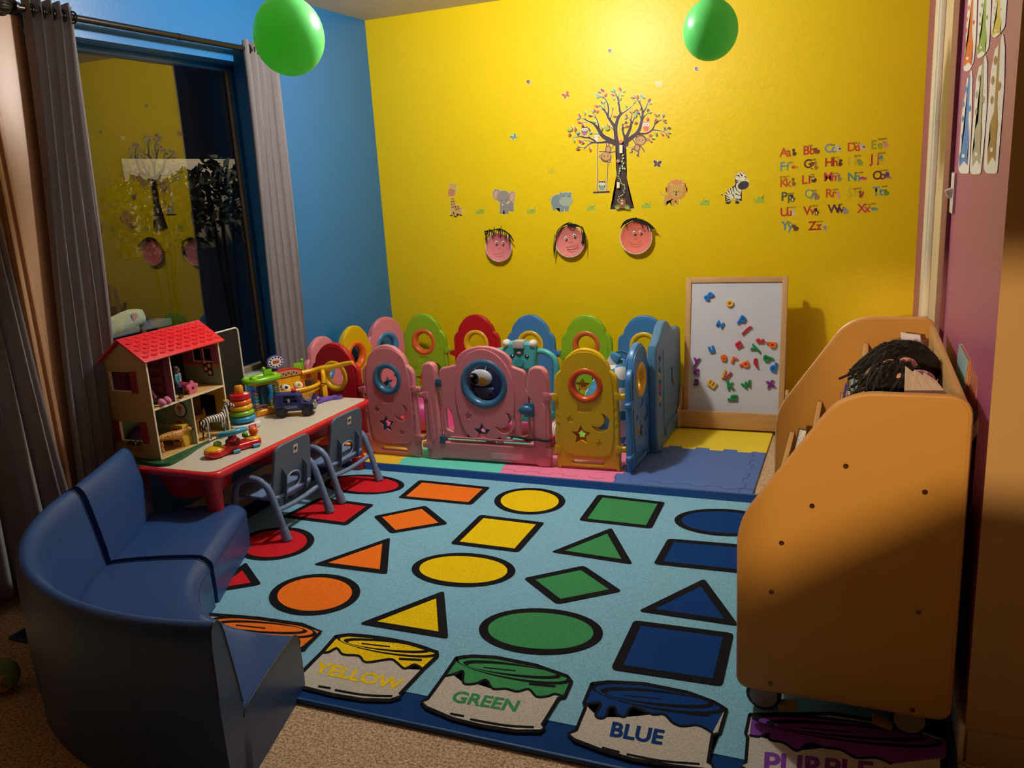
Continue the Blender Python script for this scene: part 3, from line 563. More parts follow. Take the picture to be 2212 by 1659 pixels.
def hippo(q):
    q.line([(1470, 375), (1440, 425)], 6, '#55625f'); q.ell(1545, 445, 88, 98, '#7d908e'); q.poly([(1470, 480), (1690, 470), (1680, 560), (1640, 562), (1630, 530), (1612, 568), (1570, 568), (1565, 520), (1515, 525), (1515, 550), (1480, 550)], '#7d908e')
    q.ell(1645, 385, 72, 65, '#84979a'); q.ell(1580, 340, 16, 18, '#7d908e'); q.ell(1702, 338, 15, 18, '#7d908e'); q.ell(1646, 438, 87, 60, '#a6b39a', out=False)
    for x in (1615, 1680): q.ell(x, 372, 5, 8, '#222', out=False)
    q.line([(1640, 463), (1652, 475), (1664, 463)], 4, '#6d7a6a', out=False); q.ell(1600, 413, 8, 4, '#7d8a7a', out=False); q.ell(1690, 407, 8, 4, '#7d8a7a', out=False)
sticker('hippo_sticker', 'wall sticker of a grey blue baby hippo left of the tree', T5, hippo, CR, 4)
def lion(q):
    q.line([(420, 607), (365, 602), (345, 550)], 9, '#b98a3a'); q.leaf(345, 552, 34, 80, '#b06a38')
    q.poly([(420, 600), (600, 620), (635, 690), (640, 745), (600, 748), (590, 690), (570, 690), (565, 772), (525, 772), (515, 700), (480, 690), (440, 700), (438, 760), (400, 762), (400, 670)], '#c99f4c')
    P = []
    for i in range(28): a = i*2*pi/28; r = 172 if i % 2 else 150; P.append((600+r*cos(a), 512+r*1.0*sin(a)))
    q.poly(P, '#d98a4c'); q.ell(600, 535, 118, 112, '#cfa650', out=False); q.ell(517, 432, 28, 26, '#d4ad5c', out=False); q.ell(697, 440, 28, 26, '#d4ad5c', out=False)
    for x in (560, 640): q.ell(x, 540, 7, 11, '#3a2418', out=False)
    q.ell(598, 552, 17, 13, '#3a2418', out=False); q.ell(594, 592, 16, 18, '#7a2a1c', out=False); q.line([(480, 555), (545, 565)], 4, '#a8803a', out=False); q.line([(650, 565), (715, 560)], 4, '#a8803a', out=False)
sticker('lion_sticker', 'wall sticker of a smiling lion cub with orange mane', T6, lion, '#e9d58a', 4)
def zeb(q):
    wht, bl = '#efe8c0', '#1e1a1a'
    q.poly([(1375, 590), (1420, 520), (1500, 470), (1530, 420), (1635, 520), (1620, 600), (1635, 680), (1600, 690), (1590, 730), (1535, 730), (1535, 660), (1490, 650), (1475, 690), (1450, 700), (1450, 735), (1390, 730), (1400, 650)], wht)
    q.poly([(1530, 350), (1560, 270), (1605, 235), (1670, 250), (1720, 330), (1755, 390), (1640, 510), (1560, 470)], wht)
    q.ell(1665, 445, 92, 66, '#3a3638', -22); q.leaf(1530, 300, 42, 20, '#c69b72'); q.leaf(1672, 250, 52, -25, '#c69b72')
    for pts in [[(1385, 560), (1430, 600)], [(1420, 525), (1460, 590)], [(1460, 495), (1490, 600)], [(1495, 475), (1520, 560)], [(1375, 600), (1450, 650)], [(1530, 440), (1560, 520), (1620, 570)], [(1540, 580), (1620, 610)], [(1500, 590), (1520, 650)], [(1400, 660), (1470, 680)], [(1540, 660), (1600, 670)], [(1590, 280), (1605, 320)], [(1615, 250), (1640, 300)], [(1560, 285), (1600, 300)], [(1540, 365), (1590, 372)], [(1540, 395), (1585, 395)], [(1640, 275), (1650, 300)], [(1690, 300), (1715, 330)], [(1395, 690), (1450, 695)], [(1540, 690), (1595, 695)]]: q.line(pts, 17, bl, 7, out=False)
    q.line([(1535, 345), (1545, 430), (1490, 480)], 14, bl, out=False); q.ell(1418, 720, 34, 14, bl, out=False); q.ell(1565, 718, 34, 14, bl, out=False); q.ell(1618, 670, 20, 16, bl, out=False); q.leaf(1320, 592, 38, 15, bl)
    for x, y in [(1620, 380), (1700, 352)]: q.ell(x, y, 6, 10, bl, out=False)
sticker('zebra_sticker', 'wall sticker of a striped baby zebra, rightmost of the animals', T6, zeb, '#f3edc6', 4)
def grass(q, x, y, s=1):
    q.poly([(x-50*s, y), (x-56*s, y-50*s), (x-40*s, y-34*s), (x-22*s, y-40*s), (x-18*s, y-82*s), (x-8*s, y-45*s), (x+8*s, y-70*s), (x+18*s, y-42*s), (x+34*s, y-52*s), (x+50*s, y-92*s), (x+50*s, y-4*s)], '#a2bd3c')
for tr, x, y, s, lb in [(T5, 565, 597, 1, 'between the giraffe and elephant'), (T5, 1207, 590, 1, 'between the elephant and hippo'), (T5, 1960, 552, 1.05, 'under the swing'), (T6, 120, 812, 1.4, 'right of the tree trunk'), (T6, 1050, 765, 1.45, 'between the lion and zebra'), (T6, 1920, 726, 1.5, 'right of the zebra')]:
    sticker('grass_sticker', 'small green grass tuft sticker '+lb, tr, lambda q, x=x, y=y, s=s: grass(q, x, y, s), '#cfd05a', 3, 'grass tuft stickers')
def bfly(q, x, y, s, c, r):
    for sx in (-1, 1):
        for (a, b_, L, an) in ((.5, -.35, 1.1, 45), (.38, .35, .8, -35)):
            px_, py_ = sx*a*s, b_*s; q.leaf(x+px_*cos(r)-py_*sin(r), y+px_*sin(r)+py_*cos(r), L*s, math.degrees(r)+(-sx*an), c, .34)
    q.line([(x-.4*s*sin(-r)*0, y-.35*s), (x, y+.4*s)], .14*s, c, out=False)
for x, y, s, c, r, lb in [(1223, 206, 9.5, '#c4622c', -.5, 'rust orange butterfly sticker left of the tree top'), (1110, 296, 8, '#6b9a94', -.5, 'teal butterfly sticker above the elephant'), (1420, 354, 10, '#5d3a44', .1, 'dark purple butterfly sticker right of the tree'), (1191, 371, 7, '#cdb93a', -.6, 'faint yellow green butterfly sticker above the hippo'), (1423, 182, 8, '#e9dc9c', 0, 'pale cream butterfly sticker under the right balloon')]:
    sticker('butterfly_sticker', lb, (0, 0, 1), lambda q: bfly(q, x, y, s, c, r), CR if c != '#cdb93a' else None, .8, 'butterfly stickers')
for x, y, c, lb in [(1142, 177, '#7c4a52', 'tiny purple ladybird sticker high on the left of the yellow wall'), (1318, 110, '#8a6a52', 'tiny brown ladybird sticker in the bright lamp glare'), (1505, 149, '#6c6a72', 'tiny grey ladybird sticker below the right balloon')]:
    sticker('ladybird_sticker', lb, (0, 0, 1), lambda q: (q.ell(x, y, 5, 3.8, c, 40), q.ell(x+2, y+1, 2.2, 2, '#a9b0a8', 0, out=False)), CR, 1, 'ladybird stickers')
# ---- alphabet stickers
AL = [('Aa', 'c94a1e', 305, 405, 'ant', 410, 330, 520, 335, '5a3a22', 'orange'), ('Bb', 'c33a30', 650, 375, 'bear', 735, 252, 862, 310, '8a4a20', 'red'), ('Cc', '6f95a2', 972, 345, 'cat', 1085, 245, 1185, 275, 'cfcabc', 'blue grey'), ('Dd', 'cf4a18', 1310, 325, 'dog', 1400, 208, 1545, 250, 'd8c8a8', 'orange red'), ('Ee', '9aa02a', 1665, 290, 'elephant', 1770, 155, 1890, 215, 'd3977a', 'olive'),
      ('Ff', '6b9a86', 305, 615, 'fish', 455, 505, 515, 560, 'd0602e', 'teal green'), ('Gg', '6a2a2c', 660, 575, 'giraffe', 750, 465, 845, 540, 'a8782a', 'maroon'), ('Hh', 'b8341f', 975, 553, 'horse', 1100, 430, 1205, 490, '5a3a20', 'red'), ('Ii', 'c9b41c', 1320, 538, 'iguana', 1420, 405, 1505, 480, '8aa03c', 'gold'), ('Jj', 'b8303c', 1660, 498, 'jellyfish', 1768, 368, 1820, 430, '6f9a9a', 'crimson'),
      ('Kk', 'cc5a1c', 305, 860, 'kangaroo', 305, 720, 512, 785, '94602c', 'orange'), ('Ll', 'b83a20', 630, 812, 'lion', 768, 685, 812, 735, '5a3420', 'rust red'), ('Mm', 'c53a44', 958, 772, 'mouse', 1072, 670, 1195, 712, '8c8a7a', 'pinkish red'), ('Nn', '4c8a82', 1315, 770, 'narwhal', 1422, 660, 1545, 728, 'b0346a', 'teal'), ('Oo', '6a2a34', 1690, 748, 'octopus', 1785, 625, 1912, 680, '6a4a86', 'maroon'),
      ('Pp', '4c5a3a', 325, 1062, 'penguin', 395, 970, 495, 1020, '2a2624', 'dark green'), ('Qq', '5a8a8a', 675, 1022, 'quail', 780, 925, 858, 990, '9a7a4a', 'teal blue'), ('Rr', 'cc521c', 985, 1015, 'rabbit', 1088, 910, 1182, 965, 'd2a08a', 'orange'), ('Ss', 'd0b81c', 1310, 1003, 'squirrel', 1400, 895, 1512, 960, '9a4a24', 'gold'), ('Tt', '5f92a0', 1690, 985, 'turtle', 1828, 862, 1895, 930, '5a9a3c', 'blue'),
      ('Uu', 'bf3a34', 310, 1295, 'unicorn', 418, 1178, 510, 1235, 'd6cfa0', 'crimson'), ('Vv', 'b8321f', 660, 1275, 'vulture', 768, 1152, 852, 1220, '2c2022', 'red'), ('Ww', '5a2a38', 1025, 1250, 'wolf', 1170, 1135, 1290, 1205, '97978c', 'maroon'), ('Xx', 'c43a48', 1465, 1240, 'X-ray fish', 1580, 1132, 1710, 1185, '5f9a92', 'pinkish red'),
      ('Yy', '5f8a9c', 330, 1500, 'yak', 425, 1405, 545, 1460, '6e4620', 'blue'), ('Zz', 'b8361c', 735, 1502, 'zebra', 858, 1388, 975, 1450, 'd8cdb0', 'red')]
TA = (1640, 280, 6.9125)
def beast(q, x, y, c, w):
    c = '#'+c; dk = '#2a2220'; f = lambda a, b_, rx, ry, cc=c, r=0, out=True: q.ell(x+a, y+b_, rx, ry, cc, r, 14, out)
    if w in ('fish', 'X-ray fish', 'narwhal'):
        f(0, 0, 44 if w != 'fish' else 34, 26, c); q.poly([(x+38, y), (x+66, y-24), (x+62, y+22)], c); f(-22, -6, 4, 4, dk, 0, False)
        if w == 'narwhal': f(-6, 16, 26, 9, '#d98aa0', 0, False)
    elif w in ('octopus', 'jellyfish'):
        f(0, -16, 32, 36, c)
        for k in range(-3, 4): q.line([(x+k*9, y+10), (x+k*16, y+34), (x+k*22+6, y+52)], 9, c if w == 'octopus' else '#b9b45a', 4)
        f(-10, -14, 4, 5, dk, 0, False); f(10, -14, 4, 5, dk, 0, False)
    elif w in ('giraffe', 'unicorn', 'horse', 'zebra', 'kangaroo', 'rabbit', 'vulture', 'penguin', 'squirrel', 'mouse', 'ant'):
        up = 46 if w in ('giraffe', 'kangaroo') else 30
        f(4, 22, 28, 30, c); f(-6 if w != 'horse' else 18, -up+4, 22, 20, c); q.line([(x, y+12), (x-4, y-up+10)], 22, c); q.line([(x-12, y+40), (x-12, y+58)], 12, c); q.line([(x+16, y+40), (x+16, y+58)], 12, c)
        q.line([(x+26, y+26), (x+44, y+18 if w != 'squirrel' else y-34)], 9 if w != 'squirrel' else 22, c); q.leaf(x-16, y-up-14, 26, 70, c); q.leaf(x+6, y-up-14, 26, 110, c); f(-12, -up+2, 4, 4, dk, 0, False)
        if w in ('penguin', 'vulture'): f(2, 26, 16, 22, '#e8e0d0', 0, False); q.poly([(x-44, y-18), (x-8, y+6), (x-4, y+24)], c); q.poly([(x+50, y-18), (x+10, y+6), (x+10, y+24)], c)
        if w == 'zebra':
            for k in (-10, 4, 18, 34): q.line([(x-14, y+k), (x+20, y+k+5)], 6, dk, out=False)
    else:
        f(6, 16, 42, 30, c); f(-26 if w in ('yak', 'dog', 'cat', 'bear') else -10, -14, 28, 26, c)
        for k in (-22, 0, 22): q.line([(x+k, y+34), (x+k, y+52)], 14, c)
        f(-44, -30, 10, 10, c); f(-4, -34, 10, 10, c); f(-32, -16, 4, 4, dk, 0, False); f(-14, -16, 4, 4, dk, 0, False)
        if w == 'lion': f(-10, -8, 24, 22, '#cfae60', 0, False)
        if w in ('cat', 'dog'): f(18, 10, 16, 12, dk, 0, False)
for tx, c, x, y, wd, wx, wy, ax, ay, ac, cn in AL:
    def dr(q):
        for i, ch in enumerate(tx): q.text(ch, x+(0 if i == 0 else {'M': 115, 'W': 118, 'O': 105, 'N': 108, 'K': 88, 'L': 100, 'X': 108, 'Z': 122, 'H': 118, 'D': 112, 'C': 105, 'G': 90, 'Q': 98}.get(tx[0], 98)), y-(0 if i == 0 else 5), 132 if i == 0 else 124, '#'+c, 0 if ch in 'Qq' else .012 if ch == 'D' else .022, -4, .08)
        q.text(wd, wx, wy, 30, '#6a5a20', .01, -5); beast(q, ax, ay, ac, wd)
    sticker('letter_sticker', f'{cn} alphabet sticker {tx} with the word {wd} and its animal', TA, dr, None, 4, 'alphabet stickers', 'letter sticker')
# ---- paper plate faces
TP = (1020, 460, 5.267)
def plate(px, py, r, col, label, face, hair, tilt=.035):
    c = at(TP[0]+px/TP[2], TP[1]+py/TP[2], Y=YB-.03); R = r
    t = thing('paper_plate_face', label, 'paper plate', (c.x, YB-.03, c.z), 0, 'paper plate faces'); wm = mat('plate_white', '#e9e2d8', .7)
    b = B(); prof = [(0, 0), (R*.72, 0), (R*.8, .006), (R, .016), (R*1.0, .018), (R*.8, .0085), (R*.72, .0025), (0, .0025)]
    n = 72; bm = bmesh.new(); g = []
    for i in range(n):
        a = 2*pi*i/n; w = 1+.006*(i % 2); g.append([bm.verts.new((max(q[0], 1e-5)*w*cos(a), q[1]-.0105, max(q[0], 1e-5)*w*sin(a))) for q in [(p[0], -p[1]+.02) for p in prof]])
    for i in range(n):
        for j in range(len(prof)-1): bm.faces.new((g[i][j], g[(i+1) % n][j], g[(i+1) % n][j+1], g[i][j+1]))
    bmesh.ops.remove_doubles(bm, verts=bm.verts, dist=2e-5); bmesh.ops.recalc_face_normals(bm, faces=bm.faces); b.add(bm, wm)
    b.done('plate', t)
    pm = mat('crayon_'+col, '#'+col, .8, var=.12, vscale=40); q = B(); bm = bmesh.new(); g = []
    for i in range(n):
        a = 2*pi*i/n; rr = R*(.93+.05*random.random()); g.append([bm.verts.new((k*cos(a), y, k*sin(a))) for k, y in ((1e-5, .0068), (R*.72, .0062), (R*.8, .0005), (rr, -.0075))])
    for i in range(n):
        for j in range(3): bm.faces.new((g[i][j], g[i][j+1], g[(i+1) % n][j+1], g[(i+1) % n][j]))
    bmesh.ops.remove_doubles(bm, verts=bm.verts, dist=2e-5); bmesh.ops.recalc_face_normals(bm, faces=bm.faces)
    bmesh.ops.translate(bm, vec=(0, -.0015, 0), verts=bm.verts); q.add(bm, pm); q.done('painted_face', t)
    def fn(x, y, z): p = at(x, y, Y=YB-.03); return (p.x-c.x, -.0125-z, p.z-c.z)
    f = D(fn, TP); face(f); f.done('drawn_face', parent=t, center=False)
    h = B(); hm = mat('black_yarn', '#121010', .85)
    for pts in hair:
        P = []
        for (x, y) in pts: p = at(TP[0]+x/TP[2], TP[1]+y/TP[2], Y=YB-.046); P.append((p.x-c.x, -.017-.004*random.random(), p.z-c.z))
        h.tube(P, .0024, hm, 6, smooth=4)
    h.done('yarn_hair', t)
    return t
LN = '#8a4a44'
def eyes(f, e):
    for x, y in e: f.ell(x, y, 15, 17, '#f1ece8', out=False); f.ell(x+2, y+4, 8, 9, '#161212', out=False)
def face1(f): eyes(f, [(286, 332), (360, 333)]); f.line([(245, 298), (300, 290)], 4, LN); f.line([(335, 292), (385, 298)], 4, LN); f.line([(300, 402), (316, 415), (333, 402)], 5, LN); f.line([(250, 462), (300, 470), (345, 455), (372, 420)], 4, LN)
def face2(f): eyes(f, [(1072, 280), (1168, 252)]); f.line([(1030, 248), (1065, 234), (1105, 240)], 4, LN); f.line([(1130, 222), (1165, 210), (1195, 215)], 4, LN); f.line([(1105, 330), (1125, 342), (1145, 322)], 4, LN); f.line([(1078, 388), (1150, 378), (1210, 352), (1195, 395), (1140, 415), (1095, 405), (1078, 388)], 5, '#a04a3c'); f.line([(1085, 390), (1150, 388), (1205, 365)], 4, '#a04a3c')
def face3(f): eyes(f, [(1845, 218), (1916, 213)]); f.line([(1798, 182), (1825, 175), (1858, 187)], 4, LN); f.line([(1890, 182), (1925, 175), (1960, 182)], 4, LN); f.line([(1845, 293), (1875, 302), (1877, 280)], 5, LN); f.line([(1790, 332), (1850, 358), (1900, 345), (1925, 315)], 5, LN)
h1 = [[(140+i*13, 225-min(i, 14)*3.2+max(0, i-14)*9), (150+i*13+random.uniform(-8, 8), 200-min(i, 14)*1.5+max(0, i-14)*9), (148+i*13+random.uniform(-14, 14), 240+random.uniform(0, 40)-min(i, 12)*2+max(0, i-16)*14)] for i in range(24)]
h1 += [[(150, 240), (200, 215), (300, 180), (380, 205), (440, 260), (475, 320)], [(145, 225), (170, 300), (172, 350)], [(180, 190), (165, 260), (160, 340)], [(335, 150), (325, 190), (300, 200)], [(190, 180), (240, 220)], [(255, 160), (245, 230), (235, 290)], [(425, 260), (430, 330), (428, 380)], [(400, 220), (440, 270), (475, 325)], [(300, 180), (320, 230), (322, 285)], [(250, 185), (340, 200), (430, 240)]]
h2 = [[(935+i*4, 480-i*20), (945+i*3, 330-i*8), (1000+i*2, 190), (1080, 130-i*3), (1150, 130+i*2)] for i in range(4)]+[[(1090, 125+i*5), (1180, 130+i*6), (1260, 180-i*4), (1285-i*6, 270), (1275-i*8, 350)] for i in range(5)]+[[(940, 240), (928, 380), (935, 512)], [(1285, 230), (1290, 340), (1285, 440)], [(1070, 130), (1130, 170), (1200, 150), (1260, 190)], [(960, 220), (1020, 150), (1100, 110), (1140, 120)], [(1240, 180), (1255, 270), (1250, 345)], [(950, 280), (980, 190), (1060, 125)]]
h3 = [[(1690+i*6, 175-i*8), (1730+i*10, 100), (1820, 62+i*4), (1900, 68+i*5), (2000, 110+i*5), (2080-i*9, 182)] for i in range(7)]+[[(1900, 95), (1930, 140), (1945, 178)], [(1945, 70), (1930, 120)], [(1960, 100), (1990, 150), (2000, 195)], [(1980, 110), (2020, 160), (2035, 215)], [(2000, 110), (2060, 160), (2095, 205)], [(1860, 50), (1900, 80)], [(1780, 80), (1750, 130), (1755, 160)]]
plate(305, 390, .095, 'de7e80', 'paper plate face with choppy black yarn fringe, leftmost of three', face1, h1)
plate(1112, 325, .100, 'e08478', 'paper plate face with long black yarn hair, in the middle', face2, h2)
plate(1866, 280, .102, 'e57860', 'paper plate face with short black side-swept yarn, under the tree', face3, h3)
# ---- paint bottle cut-outs on the plum wall
TB = (1980, 0, 3.318)
BT = [('d8622a', 'orange paint bottle cut-out, top left on the plum wall', [(380, -60), (440, -60), (432, 250), (415, 440), (385, 505), (345, 515), (338, 470), (355, 330), (362, 150)]),
      ('7fa63c', 'green paint bottle cut-out, top middle on the plum wall', [(452, -60), (542, -60), (530, 250), (520, 350), (480, 405), (440, 422), (436, 380), (445, 150)]),
      ('d9c02c', 'yellow paint bottle cut-out, top right on the plum wall', [(555, -60), (657, -60), (640, 190), (600, 245), (560, 275), (538, 245), (542, 120)]),
      ('3f7fc4', 'blue paint bottle cut-out just above the light switch', [(395, 490), (406, 545), (398, 880), (380, 1235), (368, 1245), (318, 1243), (303, 1215), (315, 1000), (330, 800), (358, 640), (366, 560), (380, 560)]),
      ('a9a184', 'grey paint bottle cut-out in the middle of the lower row', [(500, 385), (512, 450), (508, 780), (490, 1000), (465, 1248), (398, 1250), (386, 1220), (400, 1000), (430, 590), (452, 475), (475, 465)]),
      ('9c7030', 'brown paint bottle cut-out, rightmost of the lower row', [(625, 230), (639, 330), (635, 600), (612, 900), (583, 1245), (502, 1242), (486, 1205), (505, 900), (540, 500), (568, 350), (592, 328)])]
for c, lb, P in BT:
    def dr(q):
        q.poly(rpoly(P, 20, 3), '#ece6da', False); n = len(P); cx = sum(p[0] for p in P)/n; cy = sum(p[1] for p in P)/n; ys = [p[1] for p in P]; H = max(ys)-min(ys); y1 = max(ys); sk = -.065
        X = lambda u, v: (cx+u+sk*(y1-H*v-cy)*.9, y1-H*v)
        q.poly([X(-30, .06), X(-36, .16), X(-20, .24), X(-28, .36), X(-6, .44), X(-2, .9), X(12, .95), X(16, .5), X(30, .34), X(22, .2), X(28, .08), X(0, .12)], '#'+c, False)
        for u, v in ((-24, .52), (-26, .66), (24, .62), (-16, .8)): q.leaf(*X(u, v), H*.07, 95, '#'+c, .16)
        q.poly([X(-14, .155), X(6, .155), X(6, .185), X(-14, .185)], '#ece6da', False)
    q = D(purple_fn, TB, .0002, .0015); dr(q); o = q.done('paint_bottle_cutout'); tag(o, lb, 'paper cut-out', 'paint bottle cut-outs')
sw = thing('light_switch', 'ivory double toggle light switch below the blue bottle cut-out', 'light switch', (XR, 3.27, 1.375))
B().box((-.004, 0, 0), (.008, .10, .135), mat('switch_ivory', '#dccfc0', .4), .003).done('plate', sw)
for y in (-.022, .022): B().box((-.014, y, 0), (.022, .012, .03), mat('switch_ivory', '#dccfc0', .4), .003, rot=M.Rotation(rad(-25), 4, 'Y')).done('toggle', sw)
# ================================================================ playpen
def panel_outline(w=.168):
    P = [(-w+.02, 0), (-w+.02, .012), (w-.02, .012), (w-.02, 0), (w, 0), (w+.004, .10), (w, .40), (w-.001, .475)]
    P += [(w-.068+.067*cos(a), .478+.062*sin(a)) for a in [rad(t) for t in (10, 30, 50, 68)]]
    P += [(.122*cos(a), .527+.121*sin(a)) for a in [rad(t) for t in range(18, 163, 9)]]
    P += [(-w+.068+.067*cos(a), .478+.062*sin(a)) for a in [rad(t) for t in (112, 130, 150, 170)]]
    P += [(-w+.001, .475), (-w, .40), (-w-.004, .10), (-w, 0)]
    return [(x, z*1.0) for x, z in P]
def moon(cx, cz, r):
    return [(cx+r*cos(a), cz+r*sin(a)) for a in [rad(t) for t in range(-150, 71, 12)]]+[(cx-.36*r+.80*r*cos(a), cz+.30*r+.80*r*sin(a)) for a in [rad(t) for t in range(52, -133, -14)]]
RING_Z = .455
def panel_body(m):
    b = B(); up = RX
    thru = [circ(0, RING_Z, .082, 36), moon(.072, .262, .05), star(-.032, .19, .052, .5, pi/2), rrect(-.085, .032, .085, .055, .010)]
    thru[3] = rrect(-.085, .032, .085, .052, .009)
    surf = [star(-.088, .272, .022, .48), star(.064, .146, .022, .48), rrect(-.045, .315, .028, .352, .008)]
    b.flat([panel_outline()]+thru, .034, m, .008, up, 2)
    E_ = [(x*.84, z) for x, z in [(-.168, .20), (-.172, .36), (-.166, .47)]]+[(.127*cos(a), .527+.105*sin(a)) for a in [rad(t) for t in range(170, 9, -10)]]+[(x*.84, z) for x, z in [(.166, .47), (.172, .36), (.168, .20), (.150, .10), (.10, .078), (-.10, .078), (-.150, .10)]]
    for sgn in (-1, 1):
        b.flat([E_]+thru[:3]+surf, .006, m, .0018, M.Translation((0, sgn*.0185, 0)) @ up)
        for sx in (-1, 1):
            for z in (.345, .30, .255): b.box((sx*.152, sgn*.0175, z), (.022, .004, .006), m, .001, rot=M.Rotation(-sx*rad(40), 4, 'Y'))
            b.flat([rpoly([(sx*.150, .085), (sx*.163, .085), (sx*.163, .215), (sx*.156, .215)], .004)], .004, m, .001, M.Translation((0, sgn*.017, 0)) @ up)
    return b
def hinge(m, z, side):
    b = B(); x = side*.172
    b.box((x-side*.008, -.019, z), (.03, .006, .042), m, .002); b.box((x+side*.013, -.004, z), (.04, .03, .030), m, .009, seg=3)
    for k in (-1, 1): b.cyl((x-side*.012, -.0235, z+k*.011), (x-side*.012, -.018, z+k*.011), .003, m)
    return b
def playpen_panel(col, rcol, label, loc, rz=0, scol=None, hz=((-1, .385), (-1, .105), (1, .40), (1, .12))):
    m = pl(col, .36); rm = pl(rcol, .3); t = thing('playpen_fence', label, 'playpen panel', loc, rz, 'playpen panels')
    panel_body(m).done('body', t)
    r = B().torus((0, 0, RING_Z), .078, .0215, rm, 'Y', (1, 1, 1.35)); r.done('ring', t)
    s = B().flat([star(-.032, .19, .053, .5), star(-.032, .19, .026, .6)], .024, rm, .004, RX); s.done('star_insert', t)
    for sd, z in hz: hinge(m, z, sd).done('hinge', t)
    return t
PY, PR, PB, PG, PP = 'd9b10c', 'b3141f', '3d7cb4', '86b41f', 'd4808a'
MZ = .0125
front = 3.965
playpen_panel(PY, 'cf5218', 'yellow playpen panel with orange ring, in the front row right of the gate', (-1.272, front+.01, MZ), rad(2))
playpen_panel(PP, '2f6c95', 'pink playpen panel with blue ring, in the front row left of the gate', (-2.425, front-.008, MZ), rad(-1))
playpen_panel(PR, 'dcae18', 'red playpen panel with yellow ring at the front left, behind the table end', (-2.785, front+.01, MZ), rad(-3))
playpen_panel(PG, 'd0662e', 'green playpen panel with orange ring, leftmost in the back row', (-2.75, 5.0, MZ), 0)
playpen_panel(PR, 'dcb01c', 'red playpen panel with yellow ring in the back row', (-2.345, 4.985, MZ), 0)
playpen_panel(PB, 'dcb022', 'blue playpen panel with yellow ring, behind the teal walker in the back row', (-1.958, 4.985, MZ), 0)
playpen_panel(PG, 'd0662e', 'green playpen panel with orange ring, in the back row right of the middle', (-1.583, 4.995, MZ), 0)
playpen_panel(PB, 'dcb022', 'blue playpen panel with yellow ring, rightmost in the back row', (-1.208, 4.985, MZ), 0)
playpen_panel(PP, '3f86b8', 'pink playpen panel with blue ring standing in the back left corner', (-2.975, 4.86, MZ), rad(68))
playpen_panel(PY, 'e0681c', 'bright yellow playpen panel with orange ring along the blue wall', (-3.01, 4.52, MZ), rad(84))
playpen_panel(PP, '3f86b8', 'pink playpen panel half hidden behind the right curtain', (-3.0, 4.15, MZ), rad(86))
playpen_panel(PB, 'dcb022', 'blue playpen panel with yellow ring, turned edge on, right of the yellow front panel', (-1.045, 4.13, MZ), rad(88), hz=((-1, .36), (-1, .08), (1, .40), (1, .12)))
# ---- tall blue activity board on the right side
ab = thing('activity_board', 'tall blue grey playpen activity board with wavy top and coloured beads', 'playpen panel', (-1.0, 0, MZ))
mbb = pl('4d7ea4', .4); bz = MZ
prof = [(4.29, 0), (4.27, .1), (4.27, .56), (4.285, .60), (4.34, .615), (4.40, .645), (4.455, .685), (4.53, .697), (4.60, .680), (4.66, .645), (4.72, .615), (4.80, .60), (4.87, .605), (4.915, .59), (4.93, .55), (4.935, .1), (4.92, 0)]
slot = rrect(4.335, .24, 4.375, .53, .018)
mxY = M(((0, 0, 1, 0), (1, 0, 0, 0), (0, 1, 0, 0), (0, 0, 0, 1)))
B().flat([prof, slot], .05, mbb, .014, mxY, 3).flat([rpoly([(4.46, .05), (4.90, .05), (4.90, .10), (4.46, .10)], .02)], .01, mbb, .003, M.Translation((.028, 0, 0)) @ mxY).box((.0255, 4.44, .30), (.004, .006, .5), mbb, .001).box((.026, 4.435, .24), (.006, .006, .16), mbb, .001).box((.026, 4.66, .36), (.006, .005, .09), mat('seam_dark', '#22384a', .6)).box((.027, 4.70, .31), (.006, .012, .045), pl('b0604e'), .002).done('body', ab)
B().cyl((0, 4.355, .24), (0, 4.355, .53), .005, mat('steel', '#b9b4a8')).done('bead_rod', ab)
for z, c in ((.485, '7d8f96'), (.42, 'a9b83a'), (.355, 'c23340'), (.29, 'd8a02c')): B().ball((.0, 4.355, z), .030, pl(c, .3), (1, .8, .95)).done('bead', ab)
for y in (4.32, 4.8): B().box((0, y, .01), (.07, .05, .02), pl('3a6a90'), .005).done('foot', ab)
# ---- pink gate
gt = thing('playpen_gate', 'wide pink playpen gate with large blue ring window and side posts', 'playpen gate', (-1.835, front, MZ), rad(1))
gm = pl('d4808a', .36)
fr = [(-.365, 0), (-.375, .08), (-.37, .48), (-.365, .535), (-.345, .555), (-.31, .555), (-.29, .54), (-.285, .50), (-.285, .11), (.265, .11), (.265, .37), (.245, .385), (.245, .40), (.25, .50), (.262, .535), (.29, .548), (.33, .545), (.355, .52), (.362, .48), (.362, .08), (.355, 0), (.29, 0), (.275, .012), (-.275, .012), (-.29, 0)]
fb_ = B().flat([rpoly(fr, .012, 3)], .05, gm, .010, RX, 2)
for sx in (-1, 1): fb_.flat([rpoly([(sx*.315, .12), (sx*.34, .10), (sx*.345, .33), (sx*.325, .36)], .008)], .008, gm, .002, M.Translation((0, -.026, 0)) @ RX)
fb_.flat([rrect(.02, .03, .20, .062, .006)], .003, mat('label_clear', '#d99aa4', .15), .001, M.Translation((0, -.026, 0)) @ RX)
fb_.done('frame', gt)
dr_ = [(-.268, .125), (-.268, .50), (-.255, .525), (-.16, .545)]+[(.165*cos(a), .545+.105*sin(a)) for a in [rad(t) for t in range(168, 11, -12)]]+[(.16, .545), (.222, .525), (.235, .51), (.235, .42), (.25, .40), (.25, .125)]
gthru = [circ(0, .445, .128, 40), moon(.105, .235, .06), star(-.028, .175, .052, .5), rrect(-.125, .135-.055+.06, .135, .135-.055+.085, .010)]
gthru[3] = rrect(-.12, .138, .13, .158, .008)
